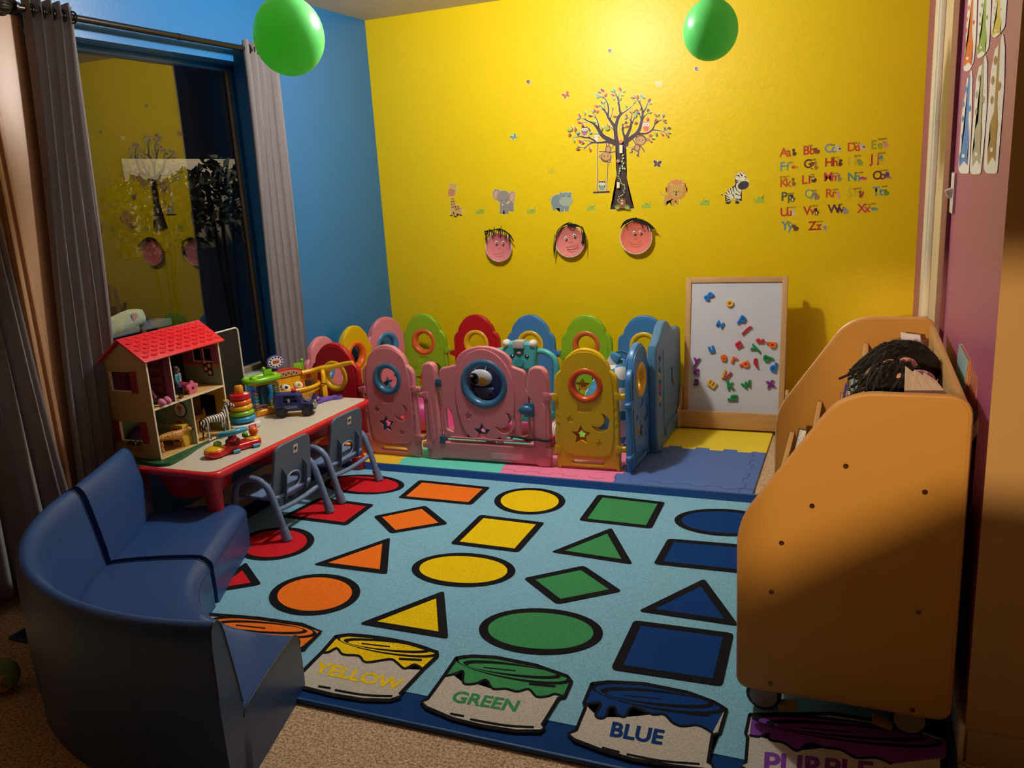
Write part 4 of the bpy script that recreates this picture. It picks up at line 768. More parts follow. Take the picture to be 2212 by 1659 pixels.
gb_ = B().flat([rpoly(dr_, .01, 2)]+gthru+[rpoly([(-.245, .18), (-.20, .165), (-.205, .26), (-.225, .30), (-.245, .29)], .01), rpoly([(.235, .17), (.19, .155), (.195, .26), (.215, .31), (.235, .30)], .01)], .030, gm, .007, RX, 2)
egg = [(.172*cos(a), .40+.235*sin(a)) if sin(a) > 0 else (.172*abs(cos(a))**.55*(1 if cos(a) > 0 else -1), .40+.275*sin(a)) for a in [2*pi*i/48 for i in range(48)]]
for sg in (-1, 1): gb_.flat([egg, circ(0, .445, .128, 40), gthru[1], gthru[2], star(-.105, .262, .024, .48), star(.075, .138, .022, .48)], .009, gm, .0025, M.Translation((0, sg*.018, 0)) @ RX)
gb_.box((0, -.02, .135), (.44, .012, .012), gm, .004)
gb_.done('door', gt)
B().torus((0, 0, .445), .120, .024, pl('34658a', .28), 'Y', (1, 1, 1.3), 48).done('ring', gt)
B().flat([star(-.028, .175, .053, .5), star(-.028, .175, .026, .6)], .026, pl('2d627a'), .004, RX).done('star_insert', gt)
for x, z in ((-.27, .445), (-.27, .12)): B().box((x, -.008, z), (.03, .044, .042), pl('2d5876'), .003).done('hinge_block', gt)
lt = B(); lm_ = pl('2c6187', .3)
lt.box((.255, -.03, .315), (.055, .012, .075), lm_, .006); lt.ball((.24, -.045, .318), .036, lm_, (1.1, .55, .75)); lt.done('latch', gt)
sp = B(); sp.tube([(.155, -.032, .165), (.20, -.03, .16), (.245, -.036, .152), (.29, -.034, .157), (.335, -.032, .15), (.375, -.022, .155)], .007, mat('black_strap', '#17171a', .7), 8, 4); sp.done('strap', gt)
B().box((.372, -.012, .15), (.022, .03, .05), pl('b8303c'), .005).done('strap_end', gt)
for sd, z in ((-1, .37), (-1, .08), (1, .39), (1, .085)):
    b = B(); b.box((sd*.375, -.008, z), (.05, .03, .032), gm, .009, seg=3); b.box((sd*.352, -.027, z), (.032, .006, .045), gm, .002); b.done('hinge', gt)
# ================================================================ things standing in the playpen
wk = thing('baby_walker', 'teal and white push walker with a smiling face, inside the playpen', 'walker toy', (-1.80, 4.42, MZ))
tl = pl('4fb0b4', .3); wt = pl('e6e0d8', .4)
h = B(); h.flat([rpoly([(-.085, .42), (.085, .42), (.098, .50), (.10, .545), (.088, .585), (-.088, .585), (-.10, .545), (-.098, .50)], .02)], .07, tl, .015, RX, 2); h.done('head', wk)
B().box((0, -.02, .575), (.066, .07, .045), mat('clear_grey', '#b9bdb8', .15), .008).done('visor', wk)
for s_ in (-1, 1):
    B().ball((s_*.082, -.018, .577), .032, wt, (.8, .9, .75)).done('light', wk)
    B().ball((s_*.045, -.034, .505), .015, pl('222426'), (1, .4, .7)).ball((s_*.045+.003, -.040, .507), .004, wt).done('eye', wk)
    B().tube([(s_*.095, 0, .53), (s_*.15, -.005, .527), (s_*.20, -.01, .495), (s_*.215, -.01, .43), (s_*.20, .0, .30), (s_*.16, .05, .12)], .017, tl, 12, 5).done('handle', wk)
B().cyl((0, -.036, .468), (0, -.042, .468), .026, pl('3f9aa2')).ball((0, -.04, .525), .013, pl('d8a0a0'), (1, .5, .7)).done('nose', wk)
B().box((0, .03, .30), (.24, .06, .24), wt, .03).done('body', wk)
B().box((0, .05, .14), (.36, .20, .06), pl('3f9aa2'), .02).done('base', wk)
for sx in (-1, 1):
    for sy in (-.06, .15): B().cyl((sx*.19, sy, .065), (sx*.22, sy, .065), .06, wt, bev=.008).done('wheel', wk)
# picture board seen through the gate window: a round headed white robot insect
bp_ = at(1046, 822, Y=4.06)
pb_ = thing('bug_toy', 'round navy toy panel with a white bug face, behind the gate window', 'toy', (bp_.x, 4.06, MZ)); bz_ = bp_.z-MZ
B().cyl((0, -.008, bz_), (0, .012, bz_), .135, pl('1d2a56'), bev=.004).cyl((0, .012, bz_), (0, .03, bz_), .10, pl('16182a')).done('panel', pb_)
B().ball((-.01, -.02, bz_+.02), .060, pl('c3c8cc'), (1.12, .35, .80)).done('head', pb_)
B().ball((-.042, -.038, bz_+.018), .030, pl('15161a', .15), (.95, .35, 1.1)).ball((-.052, -.049, bz_+.034), .009, wt, (1.2, .3, .7)).done('eye', pb_)
B().ball((.008, -.040, bz_+.008), .025, pl('d9a24a'), (1, .3, 1)).done('face', pb_)
for s_ in (-1, 1): B().tube([(-.01+s_*.028, -.02, bz_+.062), (-.01+s_*.038, -.02, bz_+.09)], .0025, wt, 6).ball((-.01+s_*.038, -.02, bz_+.091), .004, wt).done('antenna', pb_)
B().flat([rpoly([(-.05, -.095), (.05, -.095), (.062, -.035), (-.055, -.035)], .012)], .02, pl('66749c'), .004, M.Translation((0, -.016, bz_)) @ RX).done('body', pb_)
for s_ in (-1, 1): B().cyl((s_*.05, -.022, bz_-.075), (s_*.05, -.034, bz_-.075), .017, pl('3a4470')).done('wheel', pb_)
B().box((0, .035, bz_/2-.04), (.05, .03, bz_-.08), pl('1d2a56'), .006).box((0, .035, .01), (.16, .12, .02), pl('1d2a56'), .006).done('stand', pb_)
# folded blue and white checked cloth seat hanging on the pen
def checkmat():
    m = bpy.data.materials.new('blue_white_check'); m.use_nodes = True; nt = m.node_tree; b = nt.nodes['Principled BSDF']; b.inputs['Roughness'].default_value = .9
    tc = nt.nodes.new('ShaderNodeTexCoord'); mp = nt.nodes.new('ShaderNodeMapping'); mp.inputs['Rotation'].default_value = (.5, .4, .7); ck = nt.nodes.new('ShaderNodeTexChecker'); ck.inputs['Scale'].default_value = 9
    ck.inputs[1].default_value = lin('#3f86ae'); ck.inputs[2].default_value = lin('#dcdad6')
    nt.links.new(tc.outputs['Object'], mp.inputs[0]); nt.links.new(mp.outputs[0], ck.inputs[0]); nt.links.new(ck.outputs[0], b.inputs['Base Color']); return m
ck = checkmat(); cs = thing('checked_cushion', 'crumpled blue and white checked cushion behind the yellow panel', 'cushion', (-1.26, 4.36, MZ))
bm = bmesh.new(); bmesh.ops.create_icosphere(bm, subdivisions=4, radius=1)
from mathutils import noise as mnoise
for v in bm.verts:
    n = mnoise.noise(v.co*2.1)*.16+mnoise.noise(v.co*5)*.06; v.co = V((v.co.x*(.15+.1*n), v.co.y*(.14+.1*n), max(0, .24+v.co.z*(.25+.12*n)+.10*v.co.x*v.co.z)))
B().add(bm, ck).done('cover', cs)
B().box((.03, -.02, .50), (.06, .05, .10), ck, .02, rot=M.Rotation(.5, 4, 'Y')).done('corner', cs)
B().tube([(.02, .02, .53), (.07, .03, .545), (.14, .05, .49), (.17, .06, .40)], .006, mat('strap_teal', '#2a5c74', .7), 8, 4).done('strap', cs)
pk = thing('pink_ball', 'deep magenta ball in the playpen, seen between the pink panel and gate', 'ball', (-2.50, 4.42, MZ))
B().ball((0, 0, .11), .11, pl('c03a80', .4)).done('ball', pk)
# ================================================================ whiteboard easel
wd = mat('pine_wood', '#c99c62', .5, var=.16, vscale=5, stretch=(9, 9, .9), bump=.03, bscale=9)
wdh = mat('pine_wood_across', '#c99c62', .5, var=.16, vscale=5, stretch=(.9, 9, 9), bump=.03, bscale=9)
ez = thing('easel', 'pine framed kids whiteboard easel standing on the yellow mat', 'easel', (0, 0, 0))
A0 = (4.845, .065); A1 = (5.01, .955)                       # bottom and top of the leaning frame (Y,Z)
def lean(x, s, off=0):                                      # point on the board face
    dy, dz = A1[0]-A0[0], A1[1]-A0[1]; L = math.hypot(dy, dz)
    return V((x, A0[0]+dy*s+dz/L*(-off), A0[1]+dz*s+dy/L*off))
LA = -math.atan2(A1[0]-A0[0], A1[1]-A0[1])
RL = M.Rotation(LA, 4, 'X')
def on_board(px, py):
    d = RR[0]*((px-1106)/FPX)+RR[1]*((py-829.5)/FPX)+RR[2]; o = V((0, 0, CH)); n = V((0, -(A1[1]-A0[1]), A1[0]-A0[0])).normalized(); p0 = V((0, A0[0], A0[1]))
    return o+d*((p0-o).dot(n)/d.dot(n)), n
tl_, nb = on_board(1480, 598); tr_, _ = on_board(1702, 598); bl_, _ = on_board(1479, 905); br_, _ = on_board(1692, 915)
X0 = (tl_.x+bl_.x)/2-.001; X1 = (tr_.x+br_.x)/2+.001; top = (tl_.z+tr_.z)/2; Lr = math.hypot(A1[0]-A0[0], A1[1]-A0[1])
Ltop = (top-A0[1])/(A1[1]-A0[1])*Lr
def lbox(b, x0, x1, l0, l1, t, m, off=0, bev=.002):
    c = V(((x0+x1)/2, 0, (l0+l1)/2)); mx = M.Translation((0, A0[0], A0[1])) @ RL
    b.box(mx @ V((c.x, off+t/2, c.z)), (x1-x0, t, l1-l0), m, bev, rot=RL)
b = B(); lbox(b, X0, X0+.03, 0, Ltop, .03, wd, -.006); b.done('stile', ez); b = B(); lbox(b, X1-.03, X1, 0, Ltop, .03, wd, -.006); b.done('stile', ez)
b = B(); lbox(b, X0+.03, X1-.03, Ltop-.032, Ltop, .026, wdh, -.004); b.done('top_rail', ez)
b = B(); lbox(b, X0+.03, X1-.03, -.0, .04, .026, wdh, -.004); b.done('bottom_rail', ez)
b = B(); lbox(b, X0+.028, X1-.028, .03, Ltop-.03, .008, mat('whiteboard_gloss', '#d3d5db', .22), .004, 0); b.done('whiteboard', ez)
b = B(); b.box(((X0+X1)/2, 4.79, .075), (X1-X0-.01+.03, .02, .10), wdh, .003); b.done('tray_front', ez)
b = B(); b.box(((X0+X1)/2, 4.83, .035), (X1-X0, .07, .012), wdh, .002); b.done('tray_bottom', ez)
for sx, x in ((-1, X0-.014), (1, X1+.014)):
    b = B(); b.flat([rpoly([(4.775, .014), (5.02, .014), (5.02, .10), (4.92, .235), (4.885, .25), (4.86, .235), (4.84, .14), (4.775, .13)], .02)], .018, wd, .003, M.Translation((x, 0, 0)) @ mxY); b.done('side_panel', ez)
b = B(); b.box((X0+.02, 5.085, .43), (.025, .02, .84), wd, .002, rot=M.Rotation(-LA*.2, 4, 'X')); b.done('back_leg', ez)
b = B(); b.box((X1-.02, 5.085, .43), (.025, .02, .84), wd, .002, rot=M.Rotation(-LA*.2, 4, 'X')); b.done('back_leg', ez)
# ---- magnetic letters
TM = (1440, 580, 4.364)
MG = [('g', '1f78c8', 398, 262, -45, 'blue magnet letter g at the top left of the whiteboard'), ('o', 'e8b83a', 597, 330, 0, 'yellow magnet letter o near the top of the whiteboard'), ('p', '1f78c8', 712, 490, -28, 'blue magnet letter p tilted above the red j'), ('z', '1f78c8', 505, 527, 62, 'blue magnet letter z turned on its side, under the g'),
      ('j', 'cf2430', 757, 584, 135, 'red magnet letter j upside down below the blue p'), ('u', 'cf2430', 680, 718, -58, 'red magnet letter u tipped to the right in the middle'), ('t', 'cf2430', 876, 682, 78, 'red magnet letter t lying against the orange d'), ('d', 'f26a22', 985, 722, 88, 'orange magnet letter d turned sideways near the right edge'),
      ('y', '1f8c48', 845, 752, 70, 'green magnet letter y lying on its side at the right'), ('u', '1f78c8', 425, 762, 18, 'blue magnet letter u at the left of the whiteboard'), ('e', 'f26a22', 540, 842, -12, 'orange magnet letter e in the middle of the whiteboard'), ('r', 'f26a22', 640, 864, -18, 'orange magnet letter r right of the orange e'),
      ('p', 'f26a22', 738, 910, -62, 'orange magnet letter p lying left of the red f'), ('f', 'c42434', 845, 892, 24, 'dark red magnet letter f between orange p and green q'), ('q', '1f8c48', 955, 855, 70, 'green magnet letter q touching the blue d'), ('d', '1f78c8', 1006, 928, -8, 'blue magnet letter d at the right edge of the board'),
      ('y', '7a2a80', 283, 888, -5, 'purple magnet letter y topmost of the column at the left edge'), ('c', '7a2a80', 281, 972, 0, 'purple magnet letter c in the middle of the left column'), ('s', '7a2a80', 281, 1074, 0, 'purple magnet letter s lowest of the left column'), ('m', 'e8b83a', 425, 1088, 145, 'yellow magnet letter m upside down at lower left'),
      ('i', 'e8b83a', 540, 992, -18, 'yellow magnet letter i beside the red l'), ('l', 'd03038', 580, 1012, -40, 'red magnet letter l leaning on the yellow i'), ('k', '1f8c48', 604, 1092, 8, 'green magnet letter k under the red l'), ('w', '1f8c48', 757, 1096, 25, 'green magnet letter w at the lower right'), ('x', '7a2a80', 980, 1088, 15, 'purple magnet letter x at lower right of the board'), ('h', '1f8c48', 622, 1216, 92, 'green magnet letter h lying on its side, lowest on the board')]
for i, (ch, c, x, y, r, lb) in enumerate(MG):
    p, n = on_board(TM[0]+x/TM[2], TM[1]+y/TM[2])
    bm = text_bm(ch, .074, .006, .0009, 0, .0022); lo = [min(v.co[k] for v in bm.verts) for k in (0, 1)]; hi = [max(v.co[k] for v in bm.verts) for k in (0, 1)]
    bmesh.ops.translate(bm, vec=(-(lo[0]+hi[0])/2, -(lo[1]+hi[1])/2, 0), verts=bm.verts)
    b = B().add(bm, pl(c, .35), M.Rotation(LA, 4, 'X') @ RX @ M.Rotation(rad(r), 4, 'Z'))
    o = b.done('letter_magnet'); o.location = p+n*.0045; tag(o, lb, 'letter magnet', 'magnetic letters on the whiteboard')
# ================================================================ curtains and rod
CX = -3.035
cf = mat('curtain_grey', '#7e7676', .85, bump=.12, bscale=260, var=.06, vscale=30, stretch=(1, 1, 1), sheen=.15)
rm_ = mat('rod_bronze', '#2b2620', .35, metal=.6)
rod = thing('curtain_rod', 'dark bronze curtain rod with ribbed ball end above the window', 'curtain rod', (CX, 0, 2.262))
B().cyl((0, 2.50, 0), (0, 4.12, 0), .014, rm_).cyl((0, 3.35, 0), (0, 3.37, 0), .0155, rm_).done('pole', rod)
b = B(); b.lathe([(0, -.05), (.02, -.045), (.033, -.025), (.038, 0), (.033, .025), (.018, .042), (.014, .055), (.026, .06), (.026, .068), (.014, .075)], rm_, rot=M.Translation((0, 2.43, 0)) @ M.Rotation(-pi/2, 4, 'X'), n=24)
for k in range(12): a = 2*pi*k/12; b.tube([(.036*cos(a)*s_, 2.43+z_, .036*sin(a)*s_) for z_, s_ in ((-.04, .6), (-.02, .95), (0, 1.04), (.02, .95), (.038, .55))], .0045, rm_, 6, 3)
b.done('finial', rod)
for y in (2.56, 4.08): B().cyl((0, y, -.01), (XL-CX, y, -.03), .007, rm_).box((XL-CX+.004, y, -.03), (.008, .03, .06), rm_, .002).done('bracket', rod)
def curtain(label, top, bot, zt, zb, folds, amp, seedv, grommet=True, x0=CX, ampb=None):
    """top/bot: Y range at top and bottom; folds per width"""
    rnd = random.Random(seedv); nu, nv = folds*14, 40; ampb = ampb or amp; ph = [rnd.uniform(-.5, .5) for _ in range(folds+2)]
    t = thing('curtain', label, 'curtain', (0, 0, 0), 0, 'grey curtains'); bm = bmesh.new(); g = []
    for j in range(nv+1):
        v = j/nv; z = zt+(zb-zt)*v; row = []
        for i in range(nu+1):
            u = i/nu; k = u*folds; s_ = sin(2*pi*k); a = amp+(ampb-amp)*v
            y = top[0]+(top[1]-top[0])*u+((bot[0]+(bot[1]-bot[0])*u)-(top[0]+(top[1]-top[0])*u))*v
            off = a*(s_*(.75+.25*ph[int(k) % len(ph)])+.12*sin(2*pi*k*2+v*3+ph[int(k) % len(ph)]*4))
            row.append(bm.verts.new((x0+off, y+.22*(top[1]-top[0])/folds*sin(4*pi*k)*.4+.006*sin(v*7+k), z+(.006*sin(4*pi*k) if j == 0 else 0))))
        g.append(row)
    for j in range(nv):
        for i in range(nu): bm.faces.new((g[j][i], g[j][i+1], g[j+1][i+1], g[j+1][i]))
    o = B().add(bm, cf).done('cloth', t, smooth=80); md = o.modifiers.new('s', 'SOLIDIFY'); md.thickness = .004; md.offset = 0
    if grommet:
        for k in range(folds*2):
            y = top[0]+(top[1]-top[0])*(k+.5)/(folds*2)
            B().torus((x0, y, 2.262), .022, .004, rm_, 'Y', n=20, k=8).done('grommet', t)
    return t
curtain('grey curtain on the left of the window, gathered in tight folds', (2.535, 2.775), (2.36, 2.635), 2.305, .12, 5, .035, 3)
curtain('grey curtain on the right of the window, beside the blue wall', (3.815, 4.105), (3.765, 4.06), 2.300, .12, 5, .038, 5, ampb=.028)
curtain('grey curtain at the left edge of the picture, flaring down behind the sofa', (1.86, 2.15), (1.72, 2.31), 2.30, .08, 6, .045, 9, False, -2.97)
# ================================================================ balloons
def balloon_mat():
    if 'balloon_green' in MATS: return MATS['balloon_green']
    m = mat('balloon_green', '#6cdb7a', .32); nt = m.node_tree; N = nt.nodes; t = N.new('ShaderNodeBsdfTranslucent'); t.inputs[0].default_value = lin('#7cd85e'); x = N.new('ShaderNodeMixShader'); x.inputs[0].default_value = .42
    o = N['Material Output']; nt.links.new(N['Principled BSDF'].outputs[0], x.inputs[1]); nt.links.new(t.outputs[0], x.inputs[2]); nt.links.new(x.outputs[0], o.inputs[0]); return m
def balloon(label, cpx, r, Y, knot):
    c = at(*cpx, Y=Y); t = thing('balloon', label, 'balloon', (c.x, c.y, c.z), 0, 'green balloons')
    gm_ = balloon_mat(); prof = [(0, -r*1.06)]+[(r*cos(a), r*sin(a)*(1.06 if a < 0 else 1.12)) for a in [rad(x) for x in range(-80, 81, 8)]]+[(.012, r*1.14), (.008, r*1.16), (.013, r*1.2), (.004, r*1.22)]
    B().lathe(prof, gm_, n=40).done('skin', t)
    B().tube([(0, 0, r*1.2), (.004, .002, r*1.35), (0, 0, HC-c.z)], .004, mat('balloon_string', '#3aa070', .6), 8).done('string', t)
    B().torus((0, 0, r*1.19), .008, .004, gm_, n=14, k=8).done('knot', t)
balloon('bright green balloon hanging in front of the right curtain', (624.5, 80), .140, 3.0, 1)
balloon('bright green balloon hanging in front of the yellow wall', (1534.5, 66), .112, 3.75, 1)
# ================================================================ activity table
TZ = .40; TX0, TX1, TY0, TY1 = -3.0, -2.428, 2.528, 3.775
tb = thing('activity_table', 'low red edged toddler table with cream top, under the window', 'table', (0, 0, 0))
tred = pl('d8242c', .3); tcr = mat('table_laminate', '#d6cebb', .35, bump=.02, bscale=120)
B().flat([rrect(TX0, TY0, TX1, TY1, .055, 8)], .036, tred, .016, M.Translation((0, 0, TZ-.0185)), 3).done('edge_band', tb)
B().flat([rrect(TX0+.02, TY0+.02, TX1-.02, TY1-.02, .045, 8)], .004, tcr, .001, M.Translation((0, 0, TZ-.0014))).done('top', tb)
legr = mat('leg_red', '#c01c24', .35)
for x in (TX0+.075, TX1-.085):
    for y in (TY0+.075, TY1-.075):
        b = B(); b.lathe([(0, TZ-.035), (.048, TZ-.035), (.046, TZ-.05), (.036, TZ-.09), (.031, .09), (.036, .085), (.037, .014), (.034, .01), (0, .01)], legr, (x, y, .003)); b.done('leg', tb)
for cy, ry in ((2.72, .14), (3.16, .21), (3.52, .12)):
    b = B(); b.lathe([(0, -.13), (.10, -.13), (.135, -.11), (.16, -.03), (.165, 0), (.155, 0), (.14, -.06), (0, -.11)], tred, (-2.70, cy, TZ-.035)); b.done('storage_bin', tb)
# ================================================================ chairs
cb = pl('6d84a6', .34); cseat = pl('7590b8', .4); cback = pl('5a6a7e', .42)
ch = thing('toddler_chair', 'small blue grey plastic chair nearer the sofa, pushed under the table', 'chair', (-2.455, 2.94, .014), 0, 'toddler chairs')
SW = .166
for s_ in (-1, 1):
    P = [(.142, s_*SW, .055), (.132, s_*SW, .10), (.098, s_*SW, .215), (.072, s_*SW, .256), (.032, s_*SW, .275), (-.02, s_*SW, .277), (-.066, s_*SW, .262), (-.095, s_*SW, .22), (-.115, s_*SW, .14), (-.133, s_*SW, .05)]
    B().tube(P, .0155, cb, 14, 5).done('side_frame', ch)
    for a, q in (((.131, s_*SW, .10), (.1575, s_*SW, .0)), ((-.128, s_*SW, .08), (-.148, s_*SW, .0))):
        B().cyl(q, V(q)+(V(a)-V(q))*.62, .0225, cb, .0195, 18, .003).done('foot_cap', ch)
B().tube([(.118, -SW, .145), (.104, -SW*.8, .128), (.10, 0, .118), (.104, SW*.8, .128), (.118, SW, .145)], .0115, cb, 12, 5).done('stretcher', ch)
B().tube([(-.108, -SW, .165), (-.108, SW, .165)], .0115, cb, 12).done('stretcher', ch)
B().flat([rpoly([(-.17, -.135), (.10, -.15), (.10, .15), (-.17, .135)], .05)], .016, cseat, .006, M.Translation((0, 0, .178)), 2).done('seat', ch)
bmx = M.Translation((.075, 0, .148)) @ M.Rotation(rad(9), 4, 'Y') @ M(((0, 0, 1, 0), (1, 0, 0, 0), (0, 1, 0, 0), (0, 0, 0, 1)))
bk = B(); bo = rpoly([(-.148, 0), (.148, 0), (.146, .05), (.128, .272), (-.128, .272), (-.146, .05)], [.02, .02, .02, .05, .05, .02])
hole = circ(.0, .074, .055, 28, .041)
bk.flat([bo, hole], .014, cback, .005, bmx, 2)
bk.tube([bmx @ V((x, y, .007)) for x, y in circ(0, .074, .057, 24, .043)], .0045, pl('8296b2'), 8, closed=True)
for s_ in (-1, 1):
    bk.flat([[(0, 0), (0, .15), (.028, .118), (.028, .0)]], .005, cback, .0015, bmx @ M.Translation((s_*.076, .012, .005)) @ M.Rotation(-pi/2, 4, 'Y'))
bk.done('backrest', ch)
lb_ = B(); lb_.flat([rrect(-.0, .205, .032, .245, .003)], .001, mat('label_paper', '#d8d2c2', .6), 0, bmx @ M.Translation((0, 0, .0078)))
for k in range(6): lb_.box(bmx @ V((.007+.0035*k, .226, .0086)), (.0006, .0016 if k % 2 else .0024, .014), mat('label_ink', '#2a2626', .6), rot=M.Rotation(rad(9), 4, 'Y'))
lb_.done('sticker_label', ch)
c2 = copy_tree(ch); c2.location = (-2.46, 3.395, .014); c2.rotation_euler = (0, 0, rad(-2)); c2['label'] = 'small blue grey plastic chair farther along the table, near the playpen'
# ================================================================ blue soft sofa (two modules)
vn = mat('navy_vinyl', '#2c4c80', .36, bump=.06, bscale=320, var=.05, vscale=3)
vnp = mat('navy_vinyl_seam', '#1d3258', .4)
SH, BH = .205, .50
seatp = [(.02, .004), (.0, .02), (.0, SH-.05), (.008, SH-.022), (.028, SH-.004), (.06, SH+.004), (.20, SH+.006), (.34, SH), (.395, SH-.012), (.40, SH-.05), (.40, .004)]
backp = [(.395, .004), (.388, SH-.03), (.393, SH+.02), (.41, .33), (.428, .42), (.438, .465), (.452, .49), (.470, .50), (.488, .492), (.498, .465), (.502, .40), (.506, .2), (.500, .03), (.492, .004)]
def sub(P, n=3):
    Q = []; k = len(P)
    for i in range(k):
        a, b_, c, d_ = [V(P[(i+o) % k]) for o in (-1, 0, 1, 2)]
        for j in range(n): t = j/n; q = .5*((2*b_)+(c-a)*t+(2*a-5*b_+4*c-d_)*t*t+(3*b_-a-3*c+d_)*t**3); Q.append((q.x, q.y))
    return Q
def sofa(name, label, path, bul=0):
    t = thing(name, label, 'sofa', (0, 0, 0), 0, 'navy soft sofa modules')
    n = len(path)
    B().sweep(sub(seatp), path, vn).done('seat', t, 60); B().sweep(sub(backp), path, vn).done('backrest', t, 60)
    pt = lambda i, u, z: (path[i][0][0]+path[i][1][0]*u, path[i][0][1]+path[i][1][1]*u, z)
    s_ = B()
    for e in (0, n-1):
        s_.tube([pt(e, u, z+.001) for u, z in sub(seatp, 2)[4:18]], .0025, vnp, 6); s_.tube([pt(e, u, z+.001) for u, z in sub(backp, 2)[4:22]], .0025, vnp, 6)
    s_.tube([pt(i, -.001, SH-.045) for i in range(n)], .0018, vnp, 6)
    s_.done('seam', t)
    return t
C_ = V((-1.694, 2.382)); rin = .535
a0 = math.atan2(-.337, -.942)+2*pi; a1 = math.atan2(-.963, .268)+2*pi
pth = []
for i in range(33):
    a = a0+.012+(a1-a0-.012)*i/32; u = V((cos(a), sin(a))); o = C_+u*rin; pth.append(((o.x, o.y, 0), u))
sofa('curved_sofa', 'curved navy vinyl corner sofa with its dark back to the viewer', pth)
j2 = V((-.9, -.44)).normalized(); f2 = V((-.44, .9)).normalized(); o0 = V((-2.205, 2.225))
sofa('straight_sofa', 'straight navy vinyl sofa section beside the play table', [((o0.x+f2.x*s_, o0.y+f2.y*s_, 0), (V((-.942, -.337))*(1-s_/.52)+j2*(s_/.52)).normalized()) for s_ in [.52*i/8 for i in range(9)]])
# ================================================================ book display cart
mp = mat('maple_panel', '#c99a4c', .42, var=.05, vscale=40, stretch=(1, 1, 18)); me_ = mat('maple_edge', '#c99a62', .45); mdw = mat('maple_light', '#c79a5c', .5, var=.07, vscale=12, stretch=(1, 8, 1))
mi_ = mat('maple_inside', '#9c6634', .5)
cart = thing('book_cart', 'tall maple book display cart on casters at the right', 'book cart', (0, 0, .014))
op = rpoly([(-.268, .088), (.25, .088), (.25, .936), (-.022, .936), (-.268, .575)], [.03, .03, .05, .075, .07], 8)
for nm, y in (('end_panel', 2.122), ('end_panel', 3.21)):
    b = B(); b.flat([op], .018, mp, .002, M.Translation((0, y+.009, 0)) @ RX)
    b.tube([(p[0], y+.009, p[1]) for p in op], .0085, me_, 8, closed=True); b.done(nm, cart)
ya, yb_ = 2.142, 3.20
def board(b, x0, z0, x1, z1, t, m=mdw): 
    d_ = V((x1-x0, 0, z1-z0)); L = d_.length; b.box(((x0+x1)/2, (ya+yb_)/2, (z0+z1)/2), (t, yb_-ya, L), m, .002, rot=M.Rotation(math.atan2(x1-x0, z1-z0), 4, 'Y'))
for x1, z1, dz in ((-.212, .502, .24), (-.117, .627, .25), (.032, .850, .30), (.243, .915, .42)):
    b = B(); board(b, x1-.035 if x1 < .2 else x1-.01, z1-dz, x1, z1, .016); b.done('divider', cart)
for x0, x1, z in ((-.24, -.13, .27), (-.15, .0, .38), (-.01, .235, .54)): B().box(((x0+x1)/2, (ya+yb_)/2, z), (x1-x0, yb_-ya, .014), mdw, .002).done('shelf', cart)
B().box((0, (ya+yb_)/2, .125), (.46, yb_-ya, .018), mdw, .002).done('shelf', cart)
B().box((.235, (ya+yb_)/2, .33), (.014, yb_-ya, .42), mi_, .002).done('back_panel', cart)
brs = mat('screw_bronze', '#8a6a4a', .25, metal=1)
for px, py in ((1827, 1007), (1998, 1063), (1754, 1093), (1688, 1173), (1666, 1279), (1984, 1323), (1664, 1477), (1971, 1533)):
    p = at(px, py, Y=2.121); b = B(); b.lathe([(0, .004), (.005, .0038), (.0066, .002), (.0066, 0), (0, 0)], brs, rot=M.Translation((p.x, 2.1215, p.z-.014)) @ M.Rotation(pi/2, 4, 'X'), n=16); b.cyl((p.x, 2.1195, p.z-.014), (p.x, 2.117, p.z-.014), .0022, mat('screw_dark', '#2a1c12', .5)); b.done('screw', cart)
cw = mat('caster_black', '#101216', .4); cg = mat('caster_hub', '#9a9086', .35)
for (x, y) in ((-.205, 2.175), (.165, 2.175), (-.205, 3.15), (.165, 3.15)):
    t_ = B(); t_.cyl((x, y-.022, .048), (x, y+.022, .048), .048, cw, bev=.006); w_ = t_.done('caster', cart)
    b = B(); b.cyl((x, y-.0235, .048), (x, y-.021, .048), .038, cg, bev=.001); b.done('hub', w_)
    b = B(); s_ = 1 if x < 0 else -1
    b.box((x+s_*.03, y, .075), (.03, .03, .03), mat('caster_fork', '#7a5630', .5), .006); b.box((x+s_*.065, y-.02, .03), (.05, .045, .012), mat('caster_pedal', '#a8804a', .5), .005, rot=M.Rotation(-s_*.25, 4, 'Y')); b.done('brake_pedal', w_)
# ---- books and dolls in the cart
def book(label, x, y, z, w, hgt, th, col, tilt=-14, rz=0, pages='e2d8c4', cover2=None):
    """stands on z, leaning: thickness along X, width along Y"""
    t = thing('book', label, 'book', (x, y, z), rz, 'books in the display cart'); R_ = M.Rotation(rad(tilt), 4, 'Y')
    cm = mat('cover_'+col, '#'+col, .4); bb = B()
    for s_ in (-1, 1): bb.box(R_ @ V((s_*(th/2-.0015), 0, hgt/2)), (.003, w, hgt), cm if s_ < 0 or not cover2 else mat('cover_'+cover2, '#'+cover2, .4), .0008, rot=R_)
    bb.box(R_ @ V((0, w/2-.0015, hgt/2)), (th, .003, hgt), cm, .0008, rot=R_); bb.done('cover', t)
    p = B()
    for k in range(max(2, int(th/.006))): xx = -th/2+.003+(th-.006)*(k+.5)/max(2, int(th/.006)); p.box(R_ @ V((xx, -.002, hgt/2)), (max(.0022, (th-.006)/max(2, int(th/.006))*.8), w-.006, hgt-.006), mat('pages_'+pages, '#'+pages, .7), rot=R_)
    p.done('pages', t); return t
L14 = 14+.014
book('thin lime green picture book behind the light divider in the cart', .0, 2.92, .40, .22, .455, .014, '9aa82c', 3, pages='c9cf7a')
book('small pale blue book in front of the lime green book', -.022, 2.78, .40, .20, .425, .012, '6f9ab0', 3, pages='5a6a70')
